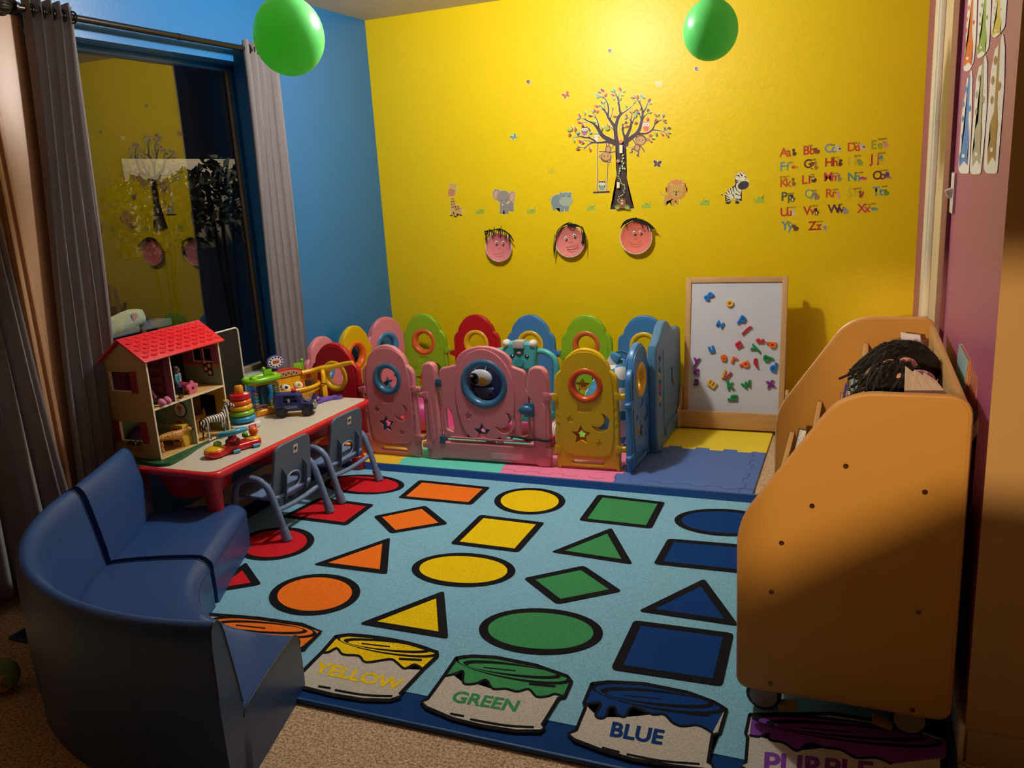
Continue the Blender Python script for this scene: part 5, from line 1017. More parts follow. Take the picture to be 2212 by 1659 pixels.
book('dark navy board book with grey edge standing in the middle bin', -.066, 2.95, .403, .20, .39, .018, '1c1c2a', 8, pages='a9a49a')
book('purple blue book with rounded top in the middle bin', -.078, 2.80, .403, .18, .39, .012, '33307a', 8, pages='4a468a')
book('orange spined book behind the near rim of the cart', -.092, 2.70, .403, .16, .39, .010, 'c06a3c', 8)
book('tan book nearest the slanted edge in the middle bin', -.076, 2.55, .403, .16, .43, .012, 'c0a070', 8)
book('black and white board book with thick white pages in the low bin', -.205, 2.90, .293, .2, .30, .030, '17171a', 8, pages='e6e0d4')
book('cream paged book half hidden behind the slanted rim', -.205, 2.62, .293, .16, .30, .024, 'cfc6b0', 8, pages='e6dfd0')
book('grey tablet sized book lying open at the right of the dolls',   .185, 2.40, .60, .2, .36, .022, '5c6674', 24, pages='cbbf9c')
book('blue and orange picture book standing at the cart back', .268, 2.62, .40, .22, .56, .016, '7fa2ac', 2, pages='cf8a6a', cover2='c87a58')
book('white paged magazine at the far right of the cart back', .276, 2.45, .40, .18, .57, .010, 'b06a50', 2, pages='dcd2cc')
pw = thing('folded_paper', 'white folded paper standing up in points beside the dolls', 'paper', (.150, 2.28, .655))
for k in range(3):
    b = B(); bm = bmesh.new(); x = k*.022-.03; vs = [bm.verts.new(q) for q in ((x, -.05+k*.02, 0), (x+.05, .0+k*.02, 0), (x+.055, .0+k*.02, .255), (x+.025, -.02+k*.02, .315-.01*k), (x-.005, -.05+k*.02, .345-.012*k))]; bm.faces.new(vs)
    o = b.add(bm, mat('paper_white', '#dcd9e0', .7)).done('sheet', pw, 0); o.modifiers.new('s', 'SOLIDIFY').thickness = .0012
hairm = mat('yarn_hair', '#0e0d0d', .85, bump=.6, bscale=160)
def doll(label, loc, ht, bow, face, strands, tail):
    t = thing('rag_doll', label, 'doll', loc, 0, 'rag dolls in the cart')
    h_ = B(); h_.ball((0, 0, ht), .075, hairm, (1.15, 1, .95), n=28); rnd = random.Random(ht)
    for k in range(strands):
        a = rnd.uniform(0, 2*pi); e = rnd.uniform(.2, 1.3); p0 = V((.08*cos(a)*sin(e), .072*sin(a)*sin(e), ht+.072*cos(e)))
        h_.tube([p0, p0+V((tail[0]*.3+rnd.uniform(-.01, .01), tail[1]*.3+rnd.uniform(-.012, .012), .01)), p0+V((tail[0]*.7+rnd.uniform(-.02, .02), tail[1]*.7+rnd.uniform(-.02, .02), tail[2]*.5)), p0+V((tail[0]+rnd.uniform(-.03, .03), tail[1]+rnd.uniform(-.03, .03), tail[2]+rnd.uniform(-.02, .02)))], .0045, hairm, 6, 3)
    h_.done('hair', t)
    pk_ = mat('satin_pink', '#dda6ae', .45); bw_ = B()
    for s_ in (-1, 1): bw_.ball((bow[0]+s_*.026, bow[1]-.01*s_, bow[2]+.006*s_), .026, pk_, (1.15, .45, .62), rot=M.Rotation(s_*.3, 4, 'Y'))
    bw_.ball(bow, .010, pk_); bw_.done('bow', t)
    f_ = B(); f_.ball(face, .042, mat('doll_skin', '#7a5236', .7), (1, 1, .8)); f_.done('head', t)
    B().ball((0, 0, ht-.16), .075, mat('doll_dress', '#3a2a34', .9), (1, .9, 1.3)).done('body', t)
doll('black haired rag doll with a pink bow, lying at the back of the cart bin', (.150, 2.72, .55), .335, (-.035, -.06, .36), (-.03, -.07, .29), 90, (-.09, .0, -.07))
doll('second black haired rag doll with pink bow, nearer in the cart bin', (.110, 2.44, .55), .335, (.03, -.055, .385), (-.045, .02, .365), 60, (-.03, -.04, -.05))
bg = thing('toy_bag', 'clear plastic bag of red and blue toys with a white label, behind the dolls', 'bag', (.165, 3.02, .55))
b = B(); b.ball((-.02, 0, .30), .045, pl('b02838'), (1, 1, .8)).ball((.04, -.01, .31), .035, pl('4a7aa0'), (1, 1, .7)).ball((.02, .03, .27), .05, pl('c87a50'), (1, 1, .8)); b.done('toys', bg)
bm = bmesh.new(); bmesh.ops.create_icosphere(bm, subdivisions=4, radius=1)
for v in bm.verts: n = mnoise.noise(v.co*3)*.25; v.co = V((v.co.x*.095*(1+n), v.co.y*.08*(1+n), .26+v.co.z*.11*(1+n)))
B().add(bm, glassy('clear_film', .05, (.93, .93, .93, 1), .08)).done('film', bg)
B().box((.0, -.02, .375), (.06, .045, .002), mat('label_white', '#e6e2dc', .5), rot=M.Rotation(.35, 4, 'X') @ M.Rotation(.15, 4, 'Y')).done('label', bg)
# ================================================================ dolls' house on the table
HX, HY0, HY1, HZ = -2.775, 2.597, 3.044, TZ+.003
hw = mat('dollhouse_ply', '#cfa45e', .5, var=.06, vscale=30); he = mat('dollhouse_edge', '#e9dcc0', .5); hr = pl('e0202a', .35); hg = pl('1f5a34', .35)
dh = thing('dollhouse', 'two storey wooden dolls house with red scalloped roof and green base', 'dollhouse', (HX, HY0, HZ))
HB, HD = HX-.262, .262            # depth
f1, f2, ev, rd_ = .014, .240, .445, .540        # floor tops, eave, ridge (above HZ)
W_ = HY1-HY0; xr = -.115                         # ridge X (local)
B().flat([rpoly([(-.27, -.03), (.03, -.045), (.075, -.02), (.055, .10), (.008, .24), (-.005, .36), (.045, .47), (.02, .525), (-.06, .53), (-.27, .50)], .05, 8)], .012, hg, .003, M.Translation((0, 0, .0062))).done('base', dh)
mYZ = M(((1, 0, 0, 0), (0, 0, 1, 0), (0, 1, 0, 0), (0, 0, 0, 1)))      # xy -> X,Z ; thickness Y
gable = [(0, f1), (0, ev), (xr, rd_-.004), (-HD, ev-.01), (-HD, f1)]
wl = B(); wl.flat([gable, rrect(-.205, .09, -.085, .175, .004), rrect(-.215, .315, -.10, .40, .004)], .008, hw, .001, M.Translation((0, .004, 0)) @ mYZ)
wl.box((.0008, .004, (f1+ev)/2), (.002, .008, ev-f1-.004), he)
for x0, z0, x1, z1 in ((-.205, .09, -.085, .175), (-.215, .315, -.10, .40)):
    wl.box(((x0+x1)/2, .003, z0), (x1-x0, .012, .004), he); wl.box((x0, .003, (z0+z1)/2), (.005, .012, z1-z0), he)
wl.done('side_wall', dh)
sh = pl('b3202c', .45)
for x, z in ((-.066, .132), (-.224, .132), (-.080, .357)):
    s_ = B(); s_.box((x, -.003, z), (.034, .004, .098), sh, .001)
    for k in range(7): s_.box((x, -.0054, z-.037+.0123*k), (.022, .0016, .0035), pl('8a1520'))
    s_.done('shutter', dh)
fbx = B(); fbx.box((-.135, -.003, .058), (.085, .003, .03), pl('a87a30'))
for k in range(9): fbx.ball((-.17+.0088*k, -.004, .078+.004*(k % 3)), .008, pl(['3a5a24', '5a3a24', '2f4f20'][k % 3], .7), (1, .3, 1), n=10)
fbx.ball((-.125, -.006, .082), .006, pl('e0d8c8'), (1, .3, 1), n=10); fbx.done('flower_box', dh)
B().flat([gable], .008, hw, .001, M.Translation((0, W_-.004, 0)) @ mYZ).box((.0008, W_-.004, (f1+ev)/2), (.002, .008, ev-f1-.004), he).done('side_wall', dh)
def paper(name, c1, c2, sc):
    m = bpy.data.materials.new(name); m.use_nodes = True; nt = m.node_tree; b = nt.nodes['Principled BSDF']; tc = nt.nodes.new('ShaderNodeTexCoord'); w_ = nt.nodes.new('ShaderNodeTexWave'); w_.bands_direction = 'Y'; w_.inputs['Scale'].default_value = sc
    r = nt.nodes.new('ShaderNodeMix'); r.data_type = 'RGBA'; r.inputs[6].default_value = lin(c1); r.inputs[7].default_value = lin(c2)
    nt.links.new(tc.outputs['Object'], w_.inputs[0]); nt.links.new(w_.outputs[0], r.inputs[0]); nt.links.new(r.outputs[2], b.inputs['Base Color']); b.inputs['Roughness'].default_value = .6; return m
bw = B(); YD2, YD1 = .135, .228
pp1, pp2, pp3 = paper('paper_plum', '#8a4a6e', '#9c5a7e', 14), paper('paper_teal', '#8fae9e', '#84a494', 14), paper('paper_olive', '#b08a1c', '#b99422', 9)
XW = -HD+.006
def rectY(b, y0, z0, y1, z1, m, t=.004, x=XW): b.box((x, (y0+y1)/2, (z0+z1)/2), (t, y1-y0, z1-z0), m)
for y0, z0, y1, z1, m in ((.006, f2, YD2, .43, pp1), (YD2, f2+.10, W_-.008, .43, pp1), (YD2, f2, W_-.008, f2+.085, pp2), (.006, f1, YD1, f2, pp2), (YD1, f1, W_-.008, .07, pl('7a8a3a')), (YD1, .07, W_-.008, f2, pp3)): rectY(bw, y0, z0, y1, z1, m)
rectY(bw, YD2, f2+.085, W_-.008, f2+.10, pl('b98a4a'), .006)
bw.done('back_wall', dh)
def face(b, y, x0, z0, x1, z1, m, t=.0012): b.box(((x0+x1)/2, y-t/2, (z0+z1)/2), (x1-x0, t, z1-z0), m)
wp_ = B(); yw = W_-.0082; yd = YD1-.0034; yu = YD2-.0034
face(wp_, yw, -HD+.01, f2+.10, -.004, .435, pp1); face(wp_, yw, -HD+.01, f2, -.004, f2+.085, pp2); face(wp_, yw, -HD+.01, f2+.085, -.004, f2+.10, pl('b98a4a'), .002)
face(wp_, yw, -HD+.01, f1+.06, -.004, f2-.01, pp3); face(wp_, yw, -HD+.01, f1, -.004, f1+.06, pl('7a8a3a'))
face(wp_, yw, -.15, f1+.07, -.06, f1+.175, mat('night_window', '#14161a', .3), .003)
face(wp_, yd, -HD+.01, f1+.085, -.004, f2-.01, pp2); face(wp_, yd, -HD+.01, f1, -.004, f1+.07, pp2); face(wp_, yd, -HD+.01, f1+.07, -.004, f1+.085, pl('c9b890'), .002)
face(wp_, yu, -HD+.01, f2, -.004, .43, pp1)
for x in (-.150, -.088):
    face(wp_, yw-.002, x, .355, x+.042, .415, mat('night_window', '#14161a', .3)); face(wp_, yw-.003, x-.003, .352, x+.002, .415, he, .002); face(wp_, yw-.003, x-.003, .350, x+.042, .356, he, .002)
wp_.done('wallpaper', dh)
for nm, z in (('floor_board', f1-.004), ('floor_board', f2-.004)):
    B().box((-HD/2, W_/2, z), (HD-.002, W_-.018, .008), hw, .001).box((.0008, W_/2, z), (.002, W_-.016, .009), he).done(nm, dh)
for y, z0, z1 in ((YD1, f1, f2-.008), (YD1+.105, f1, f2-.008), (YD2, f2, .44)):
    dp = .262 if z0 > .1 or y < .3 else .16
    B().box((-dp/2 if y < .3 else -HD+dp/2, y, (z0+z1)/2), (dp, .006, z1-z0), pp1 if z0 > .1 else hw).box((.0005 if y < .3 else -HD+dp, y, (z0+z1)/2), (.002, .0065, z1-z0), he).done('partition', dh)
lad = B(); ldm = pl('6a1c24')
for x in (-.135, -.045): lad.box((x, YD2-.010, .335), (.008, .006, .185), ldm)
for z in (.275, .315, .355, .395): lad.box((-.09, YD2-.010, z), (.09, .005, .009), ldm)
lad.done('ladder', dh)
fl_ = B(); mFY = M.Rotation(pi/2, 4, 'X')
for x, z in ((-.088, .352), (-.062, .333), (-.085, .318), (-.062, .300)): fl_.box((x, W_-.0115, z), (.030, .002, .036), pl('5a1820')); fl_.flat([star(0, 0, .013, .55)], .002, pl('e0d2b8'), 0, M.Translation((x, W_-.0135, z)) @ mFY)
fl_.done('flower_print', dh)
ov = B(); ov.cyl((-.07, YD1-.004, .175), (-.07, YD1-.008, .175), .038, pl('4a1c24')).cyl((-.07, YD1-.008, .175), (-.07, YD1-.0095, .175), .032, pl('d8d6c8')); ov.flat([star(0, 0, .016, .6)], .002, pl('c8505e'), 0, M.Translation((-.07, YD1-.010, .182)) @ mFY); ov.box((-.07, YD1-.010, .160), (.003, .002, .022), pl('4a7a3a')); ov.done('flower_mirror', dh)
sl = V((xr-.004, 0, rd_+.004)); el = V((.020, 0, ev+.004)); dv = (el-sl).normalized(); Lf = (el-sl).length
rb = B(); ang = math.atan2(-(el-sl).z, (el-sl).x); mrf = M.Translation((sl+el)/2+V((0, W_/2, 0))) @ M.Rotation(ang, 4, 'Y')
rb.box((0, 0, 0), (Lf, W_+.044, .007), hr, .002); 
for r_ in range(6):
    for k in range(10 if r_ % 2 else 9):
        y = -W_/2+.012+(W_/9.2)*(k+(0 if r_ % 2 else .5)); x = -Lf/2+.014+r_*(Lf-.02)/6
        hb = bmesh.new(); top = []; n_ = 10
        pts = [(x+.011*sin(pi*i/n_), y-.017*cos(pi*i/n_)) for i in range(n_+1)]
        v0 = [hb.verts.new((p[0], p[1], .0034)) for p in pts]; v1 = [hb.verts.new((p[0]-.001, p[1]*.999+y*.001, .0068)) for p in pts]; v2 = [hb.verts.new((x-.006, p[1], .0034)) for p in pts]
        for i in range(n_): hb.faces.new((v0[i], v0[i+1], v1[i+1], v1[i])); hb.faces.new((v1[i], v1[i+1], v2[i+1], v2[i]))
        rb.add(hb, hr)
rb.done('roof', dh, mx=mrf, smooth=30)
br_ = V((-HD-.015, 0, ev-.02)); d2 = br_-sl
B().box((0, 0, 0), (d2.length, W_+.044, .007), hr, .002, None).done('roof', dh, mx=M.Translation((sl+br_)/2+V((0, W_/2, 0))) @ M.Rotation(math.atan2(-d2.z, d2.x), 4, 'Y'))
FZ1 = HZ+f1+.001; FZ2 = HZ+f2+.001
# ---- figures
def pattern(name, kind, c1, c2, sc, th=.3):
    m = bpy.data.materials.new(name); m.use_nodes = True; nt = m.node_tree; b = nt.nodes['Principled BSDF']; b.inputs['Roughness'].default_value = .45; tc = nt.nodes.new('ShaderNodeTexCoord')
    r = nt.nodes.new('ShaderNodeValToRGB'); r.color_ramp.elements[0].color = lin(c2); r.color_ramp.elements[1].color = lin(c1); r.color_ramp.interpolation = 'CONSTANT' if kind != 'x' else 'LINEAR'; r.color_ramp.elements[1].position = th
    if kind == 'stripe': t = nt.nodes.new('ShaderNodeTexWave'); t.bands_direction = 'X'; t.inputs['Scale'].default_value = sc; t.inputs['Distortion'].default_value = 2.2; t.inputs['Detail'].default_value = 1; t.inputs['Detail Scale'].default_value = .8
    else: t = nt.nodes.new('ShaderNodeTexVoronoi'); t.inputs['Scale'].default_value = sc
    nt.links.new(tc.outputs['Object'], t.inputs[0]); nt.links.new(t.outputs[0], r.inputs[0]); nt.links.new(r.outputs[0], b.inputs['Base Color']); return m
zs = pattern('zebra_stripes', 'stripe', '#e2ddd4', '#191516', 26, .46); cs_ = pattern('cheetah_spots', 'spot', '#c98e3c', '#2c1c10', 130, .28)
def quadruped(name, label, cat, loc, rz, L, m, kind, group=None, headdir=0):
    """toy animal, nose towards +X, feet on z=0; L = body length"""
    t = thing(name, label, cat, loc, rz, group); z = kind == 'zebra'; H = .92 if z else .60
    V_ = [(0, 0, H, .17), (-.30, 0, H+.03, .185 if z else .14), (-.52, 0, H+.04, .16 if z else .13), (.30, 0, H, .19 if z else .16), (.50, 0, H+.04, .16 if z else .14)]
    E_ = [(0, 1), (1, 2), (0, 3), (3, 4)]
    if z: nk = [(.62, 0, 1.16, .13), (.74, 0, 1.40, .10), (.84, headdir*.3, 1.47, .09), (1.02, headdir, 1.34, .065), (1.10, headdir*1.2, 1.26, .055)]
    else: nk = [(.64, 0, .68, .10), (.78, headdir*.3, .73, .11), (.90, headdir*.7, .71, .09), (1.0, headdir, .66, .06)]
    p = 4
    for v in nk: V_.append(v); E_.append((p, len(V_)-1)); p = len(V_)-1
    legs = []
    for (x, root, s_, k) in ((.42, 3, 1, .05), (.46, 3, -1, -.04), (-.50, 2, 1, -.06), (-.44, 2, -1, .06)):
        r = .085 if z else .075; hind = x < 0; q = [(x, s_*.10, H-.16, r*1.2), (x+(.04 if not hind else .07), s_*.11, H*.52, r*.75), (x+(.05 if not hind else -.06)+k, s_*.11, H*.30, r*.55), (x+k*1.5, s_*.11, .05, r*.55), (x+k*1.5+.05, s_*.11, .028, r*.5)]
        a = root
        for v in q: V_.append(v); E_.append((a, len(V_)-1)); a = len(V_)-1
    tl = [(-.66, 0, H-.02, .04), (-.74, 0, H-.22, .03), (-.72 if z else -.95, 0, H-.45 if z else H-.30, .035)]
    a = 2
    for v in tl: V_.append(v); E_.append((a, len(V_)-1)); a = len(V_)-1
    B().skin(V_, E_, m, 2, L).done('body', t, 80)
    hd = nk[-3] if z else nk[1]
    e = B(); ec = pl('e0d4c4') if z else pl('b8863c')
    for s_ in (-1, 1): e.ball((hd[0]*L-.01*L, (hd[1]+s_*.075)*L, (hd[2]+.12)*L), .05*L, ec, (.7, .45, 1.3), n=10)
    e.done('ear', t)
    mz = nk[-1]; B().ball((mz[0]*L, mz[1]*L, mz[2]*L), .068*L, pl('1d1a1a', .5), (1.1, .9, .9), n=14).done('muzzle', t)
    if z:
        mn = B()
        for k in range(9): u = k/8; mn.box(((.52+.24*u)*L, 0, (1.20+.36*u)*L), (.05*L, .03*L, .12*L), pl('1d1a1a' if k % 2 else 'd8d0c8'), .004*L, rot=M.Rotation(-.6, 4, 'Y'))
        mn.done('mane', t)
    ey = B()
    for s_ in (-1, 1): ey.ball(((hd[0]+.04)*L, (hd[1]+s_*.085)*L, (hd[2]+.03)*L), .014*L, pl('141212', .2), n=8)
    ey.done('eye', t); return t
ZF = at(470, 941, Z=FZ1); ZH = at(437, 950, Z=FZ1)
zebt = quadruped('toy_zebra', 'toy zebra figurine standing on the front edge of the dolls house ground floor', 'toy animal', (HX+.012, HY0+.335, HZ+.0135), rad(72), .098, zs, 'zebra', headdir=-.1)
B().ball((.79*.098, .01, 1.62*.098), .011, pl('d8a832'), (1.2, .8, .5)).done('clip', zebt)
quadruped('toy_cheetah', 'spotted toy cheetah in the lower left room of the dolls house', 'toy animal', (HX-.055, HY0+.12, FZ1), rad(68), .108, cs_, 'cat', 'toy cheetahs')
quadruped('toy_cheetah', 'spotted toy cheetah partly hidden behind the toy zebra', 'toy animal', (HX-.10, HY0+.275, FZ1), rad(95), .10, cs_, 'cat', 'toy cheetahs')
quadruped('toy_giraffe', 'small plain yellow toy animal at the back of the lower right room', 'toy animal', (HX-.13, HY0+.39, FZ1), rad(100), .075, pl('c99a3a'), 'zebra')
pb2 = thing('purple_pouf', 'dark purple rounded toy sofa in the lower left room', 'toy furniture', (HX-.20, HY0+.11, FZ1))
B().ball((0, 0, .055), .07, pl('4a2a72', .5), (.7, 1.05, .8)).box((-.0, 0, .02), (.09, .13, .04), pl('4a2a72', .5), .012).done('cushion', pb2)
ovn = thing('toy_oven', 'yellow toy oven cabinet with red handle in the lower left room', 'toy furniture', (HX-.062, HY0+.199, FZ1), rad(-90))
B().box((0, 0, .05), (.05, .07, .10), pl('d8b42c', .45), .004).done('cabinet', ovn); B().tube([(.0, -.02, .10), (0, -.015, .115), (0, .015, .115), (0, .02, .10)], .004, pl('b8502c'), 8, 4).done('handle', ovn)
B().box((.0255, 0, .035), (.002, .04, .03), pl('3a2a24')).done('door', ovn)
for y in (-.018, .0, .018): B().cyl((.025, y, .078), (.029, y, .078), .005, pl('8a2a2c')).done('knob', ovn)
def figure(name, label, loc, rz, H, skin, hairc, top, legsc, shoes, sit=False, bigshoe=False, sleeves=None):
    t = thing(name, label, 'doll', loc, rz); s_ = H; sleeves = sleeves or top
    if not sit:
        V_ = [(0, 0, .50, .085), (0, 0, .60, .095), (0, 0, .72, .10), (0, 0, .77, .045)]; E_ = [(0, 1), (1, 2), (2, 3)]
        Ar = [[(0, k*.11, .72, .045), (.01, k*.15, .60, .04), (.05, k*.15, .49, .034)] for k in (-1, 1)]; Lg = [[(0, k*.05, .46, .06), (.01, k*.055, .28, .055), (0, k*.055, .08, .045)] for k in (-1, 1)]
    else:
        V_ = [(0, 0, .10, .10), (0, 0, .22, .10), (0, 0, .36, .10), (0, 0, .42, .05)]; E_ = [(0, 1), (1, 2), (2, 3)]
        Ar = [[(0, k*.11, .36, .045), (.06, k*.15, .25, .04), (.14, k*.12, .18, .034)] for k in (-1, 1)]; Lg = [[(.04, k*.06, .09, .06), (.22, k*.09, .09, .05), (.38, k*.11, .08, .045)] for k in (-1, 1)]
    for A in Ar:
        p = 2
        for v in A: V_.append(v); E_.append((p, len(V_)-1)); p = len(V_)-1
    for A in Lg:
        p = 0
        for v in A: V_.append(v); E_.append((p, len(V_)-1)); p = len(V_)-1
    b = B().skin(V_, E_, top, 2, s_); i2 = b.mi(legsc)
    for f in b.bm.faces:
        c = f.calc_center_median()/s_
        if (not sit and c.z < .50) or (sit and (c.x > .09 and c.z < .16)): f.material_index = i2
    b.done('body', t, 80)
    hz = .87 if not sit else .53
    B().ball((0, 0, hz*s_), .105*s_, skin, (1, .92, 1.1)).ball((.102*s_, 0, (hz-.01)*s_), .018*s_, skin).ball((0, .095*s_, hz*s_), .022*s_, skin).ball((0, -.095*s_, hz*s_), .022*s_, skin).done('head', t)
    f = B()
    for k in (-1, 1): f.ball((.09*s_, k*.037*s_, (hz+.02)*s_), .011*s_, pl('181414', .2), n=8)
    f.box((.098*s_, 0, (hz-.05)*s_), (.006*s_, .035*s_, .007*s_), pl('8a4a3c')); f.done('face', t)
    B().ball((-.02*s_, 0, (hz+.035)*s_), .115*s_, hairc, (1, 1, .95)).done('hair', t)
    for k in (-1, 1):
        A = Ar[0 if k < 0 else 1][-1]; B().ball((A[0]*s_, A[1]*s_, (A[2]-.025)*s_), .034*s_, skin, n=10).done('hand', t)
        L_ = Lg[0 if k < 0 else 1][-1]
        if bigshoe: B().ball(((L_[0]+.05)*s_, L_[1]*s_, .085*s_), .10*s_, shoes, (.8, .75, .85)).ball(((L_[0]+.10)*s_, L_[1]*s_, .06*s_), .06*s_, shoes).done('slipper', t)
        else: B().ball(((L_[0]+.025)*s_, L_[1]*s_, .035*s_), .055*s_, shoes, (1.3, .8, .65)).done('shoe', t)
    return t
mn_ = figure('toy_man', 'toy doctor figure with teal jacket, blue trousers and black case, on the upper floor', (HX-.022, HY0+.185, FZ2), rad(25), .148, pl('7a4a30', .4), pl('1c1614', .6), pl('4f9aa6', .4), pl('34548c', .4), pl('5a3424', .4))
B().box((.012, -.035, .042), (.04, .014, .034), pl('161416', .4), .003).done('case', mn_); B().box((.0135, 0, .095), (.004, .018, .036), pl('d8dce0')).box((.0155, 0, .094), (.003, .004, .034), pl('2a3a5a')).done('shirt', mn_)
figure('plush_doll', 'plush doll with black hair and puffy pink slippers, sitting in the upper left room', (HX-.085, HY0+.058, FZ2), rad(12), .19, mat('plush_skin', '#c98f70', .9), mat('plush_black', '#15110f', .95), mat('plush_pink', '#b0708a', .95), mat('plush_dark', '#2a1a1c', .95), mat('plush_pink2', '#d77fa8', .9), True, True)
ft = thing('flower_cup', 'pink toy cup with a five petal flower front beside the toy doctor', 'toy', (HX-.035, HY0+.272, FZ2+.026), rad(-5))
B().cyl((-.05, 0, 0), (0, 0, 0), .024, pl('b8405a', .4), .022).done('cup', ft)
b = B(); b.flat([[(.030*(1+.17*cos(5*a))*cos(a+.3), .030*(1+.17*cos(5*a))*sin(a+.3)) for a in [2*pi*i/50 for i in range(50)]]], .012, pl('d86a84', .4), .004, M.Translation((.006, 0, 0)) @ mxY); b.cyl((.010, 0, 0), (.0135, 0, 0), .006, pl('181216')); b.done('flower', ft)
chb = thing('toy_chair', 'orange toy chair behind the toy doctor', 'toy furniture', (HX-.16, HY0+.185, FZ2)); B().box((0, 0, .03), (.05, .05, .008), pl('c9822c'), .002).box((-.022, 0, .055), (.006, .05, .06), pl('c9822c'), .002).done('seat', chb)
for x in (-.02, .02):
    for y in (-.02, .02): B().cyl((x, y, 0), (x, y, .03), .004, pl('c9822c'), n=8).done('leg', chb)
# ---- black board with white frame behind the house
bb_ = thing('chalkboard', 'small black board with thin white rounded frame behind the dolls house', 'board', (-3.0, 3.19, TZ+.003), 0)
B().flat([rrect(-.25, .02, .25, .44, .02)], .006, mat('slate_black', '#0b0c0e', .6), .001, mxY).done('slate', bb_)
B().tube([(.003, y, z) for y, z in rrect(-.252, .018, .252, .442, .022)], .0045, mat('frame_white', '#ddd8cc', .4), 8, closed=True).done('frame', bb_)
B().box((0, 0, .008), (.03, .4, .014), mat('slate_black', '#0b0c0e'), .003).done('foot', bb_)
# ================================================================ baby toys on the table
def onT(px, py): p = at(px, py, Z=TZ); return (p.x, p.y, TZ+.002)
RT = onT(528, 927); sr = thing('stacking_rings', 'stack of five coloured rings on a white rocking base', 'stacking toy', RT, rad(-20))
B().flat([rrect(-.06, -.075, .06, .075, .035, 8)], .028, pl('e2dfdc', .35), .008, M.Translation((-.02, .01, .0145)), 2).done('base', sr)
lb2 = B(); lb2.box((.0405, .022, .014), (.002, .042, .014), pl('c8242c', .4), .0005, rot=M.Identity(4)); lb2.done('label', sr)
b = B(); b.box((.0416, .022, .014), (.0006, .026, .0035), pl('e8c8c4')); b.done('lettering', sr)
for z, R_, r_, c in ((.050, .043, .0215, '2f93c4'), (.079, .040, .020, '7fb82c'), (.106, .037, .019, 'e8ac1c'), (.133, .034, .018, 'ea6a1c')): B().torus((-.02, .01, z), R_, r_, pl(c, .25), 'Z', (1, 1, .78)).done('ring', sr)
B().lathe([(0, .15), (.046, .15), (.05, .156), (.048, .172), (.03, .176), (0, .176)], pl('c81c28', .25), (-.02, .01, 0)).done('ring', sr)
B().lathe([(.014, .03), (.016, .17), (.021, .176), (.021, .205), (.017, .213), (0, .215)], pl('e8961c', .3), (-.02, .01, 0)).done('post', sr)
# tumbling activity tower
ct = onT(574, 893); tw = thing('activity_tower', 'clear walled baby activity tower with green top and orange base', 'baby toy', ct, rad(66))
oy = pl('ef9a14', .28); og = pl('7ec01c', .25)
B().flat([rpoly([(-.075, -.045), (.085, -.05), (.09, .05), (-.075, .045)], .02)], .032, oy, .010, M.Translation((0, 0, .016)), 2).done('base', tw)
b = B(); b.tube([(-.07, -.04, .185), (.07, -.042, .185), (.075, .04, .185), (-.07, .04, .185)], .0165, og, 12, 4, closed=True); b.ball((-.06, -.035, .196), .021, og); b.ball((.06, -.035, .194), .019, og); b.done('top_rim', tw)
B().flat([rrect(-.07, -.04, .07, .04, .012)], .022, oy, .006, M.Translation((0, 0, .168))).done('upper_frame', tw)
b = B(); b.box((.03, -.02, .215), (.045, .008, .032), og, .003); b.cyl((.01, -.02, .19), (.01, -.02, .235), .005, og); b.ball((.01, -.02, .238), .010, og); b.done('flag', tw)
cl = glassy('clear_tube', .06, (.80, .88, .95, 1), .02)
for x, y in ((-.055, -.028), (.058, -.03), (-.055, .03), (.058, .03)): B().cyl((x, y, .032), (x, y, .16), .021, cl, n=24).done('tube', tw)
for k, c in enumerate(('c8302c', 'e8b41c', '2f9ab4', '5aa83c', 'e0602c', '7a4a9c')): B().flat([star(-.055, -.028, .016, .5)], .008, pl(c), .001, M.Translation((0, 0, .045+.018*k))).done('star_bead', tw)
sp_ = B(); sp_.tube([(.058+.016*cos(t*1.1), -.03+.016*sin(t*1.1), .036+.0018*t) for t in range(66)], .0028, pl('2a6a8a'), 6); sp_.done('spiral', tw)
B().tube([(.012, -.045, .155), (.02, -.05, .12), (.012, -.05, .08), (.02, -.048, .05)], .012, pl('1f78b8', .3), 10, 4).box((-.0, .0, .1), (.05, .05, .10), pl('2a5a7c'), .01).done('slide', tw)
b = B(); b.cyl((.035, -.058, .062), (.035, -.068, .062), .030, pl('c8242c', .3), bev=.003); b.cyl((.035, -.068, .062), (.035, -.0705, .062), .022, pl('e6e4e0')); b.cyl((.035, -.0705, .062), (.035, -.072, .062), .017, mat('mirror_grey', '#b0aaa4', .15, metal=.7)); b.done('mirror', tw)
# yellow ball ramp toy
ar = onT(655, 862); ap = thing('ball_ramp', 'large yellow ball ramp toy with red arch back and lime flags', 'baby toy', (-2.79, 3.585, TZ+.002), rad(62))
ay = pl('efb412', .28)
arc = [(.145*cos(a), -.115*sin(a)) for a in [pi*i/24 for i in range(25)]]
b = B(); b.flat([arc], .012, ay, .003, M.Translation((0, .02, .070))); b.tube([(x, y+.02, .094) for x, y in arc], .010, ay, 10)
bmw = bmesh.new(); r0 = [bmw.verts.new((x*1.0, y+.02, .094)) for x, y in arc]; r1 = [bmw.verts.new((x*.72, y*.72+.02, .004)) for x, y in arc]
for i in range(24): bmw.faces.new((r0[i], r0[i+1], r1[i+1], r1[i]))
b.add(bmw, ay); b.done('bowl', ap).modifiers.new('s', 'SOLIDIFY').thickness = .004
B().flat([rpoly([(-.15, .0), (.15, .0), (.155, .15), (-.155, .15)], .02)], .02, ay, .006, M.Translation((0, .035, 0)) @ RX).done('back_panel', ap)
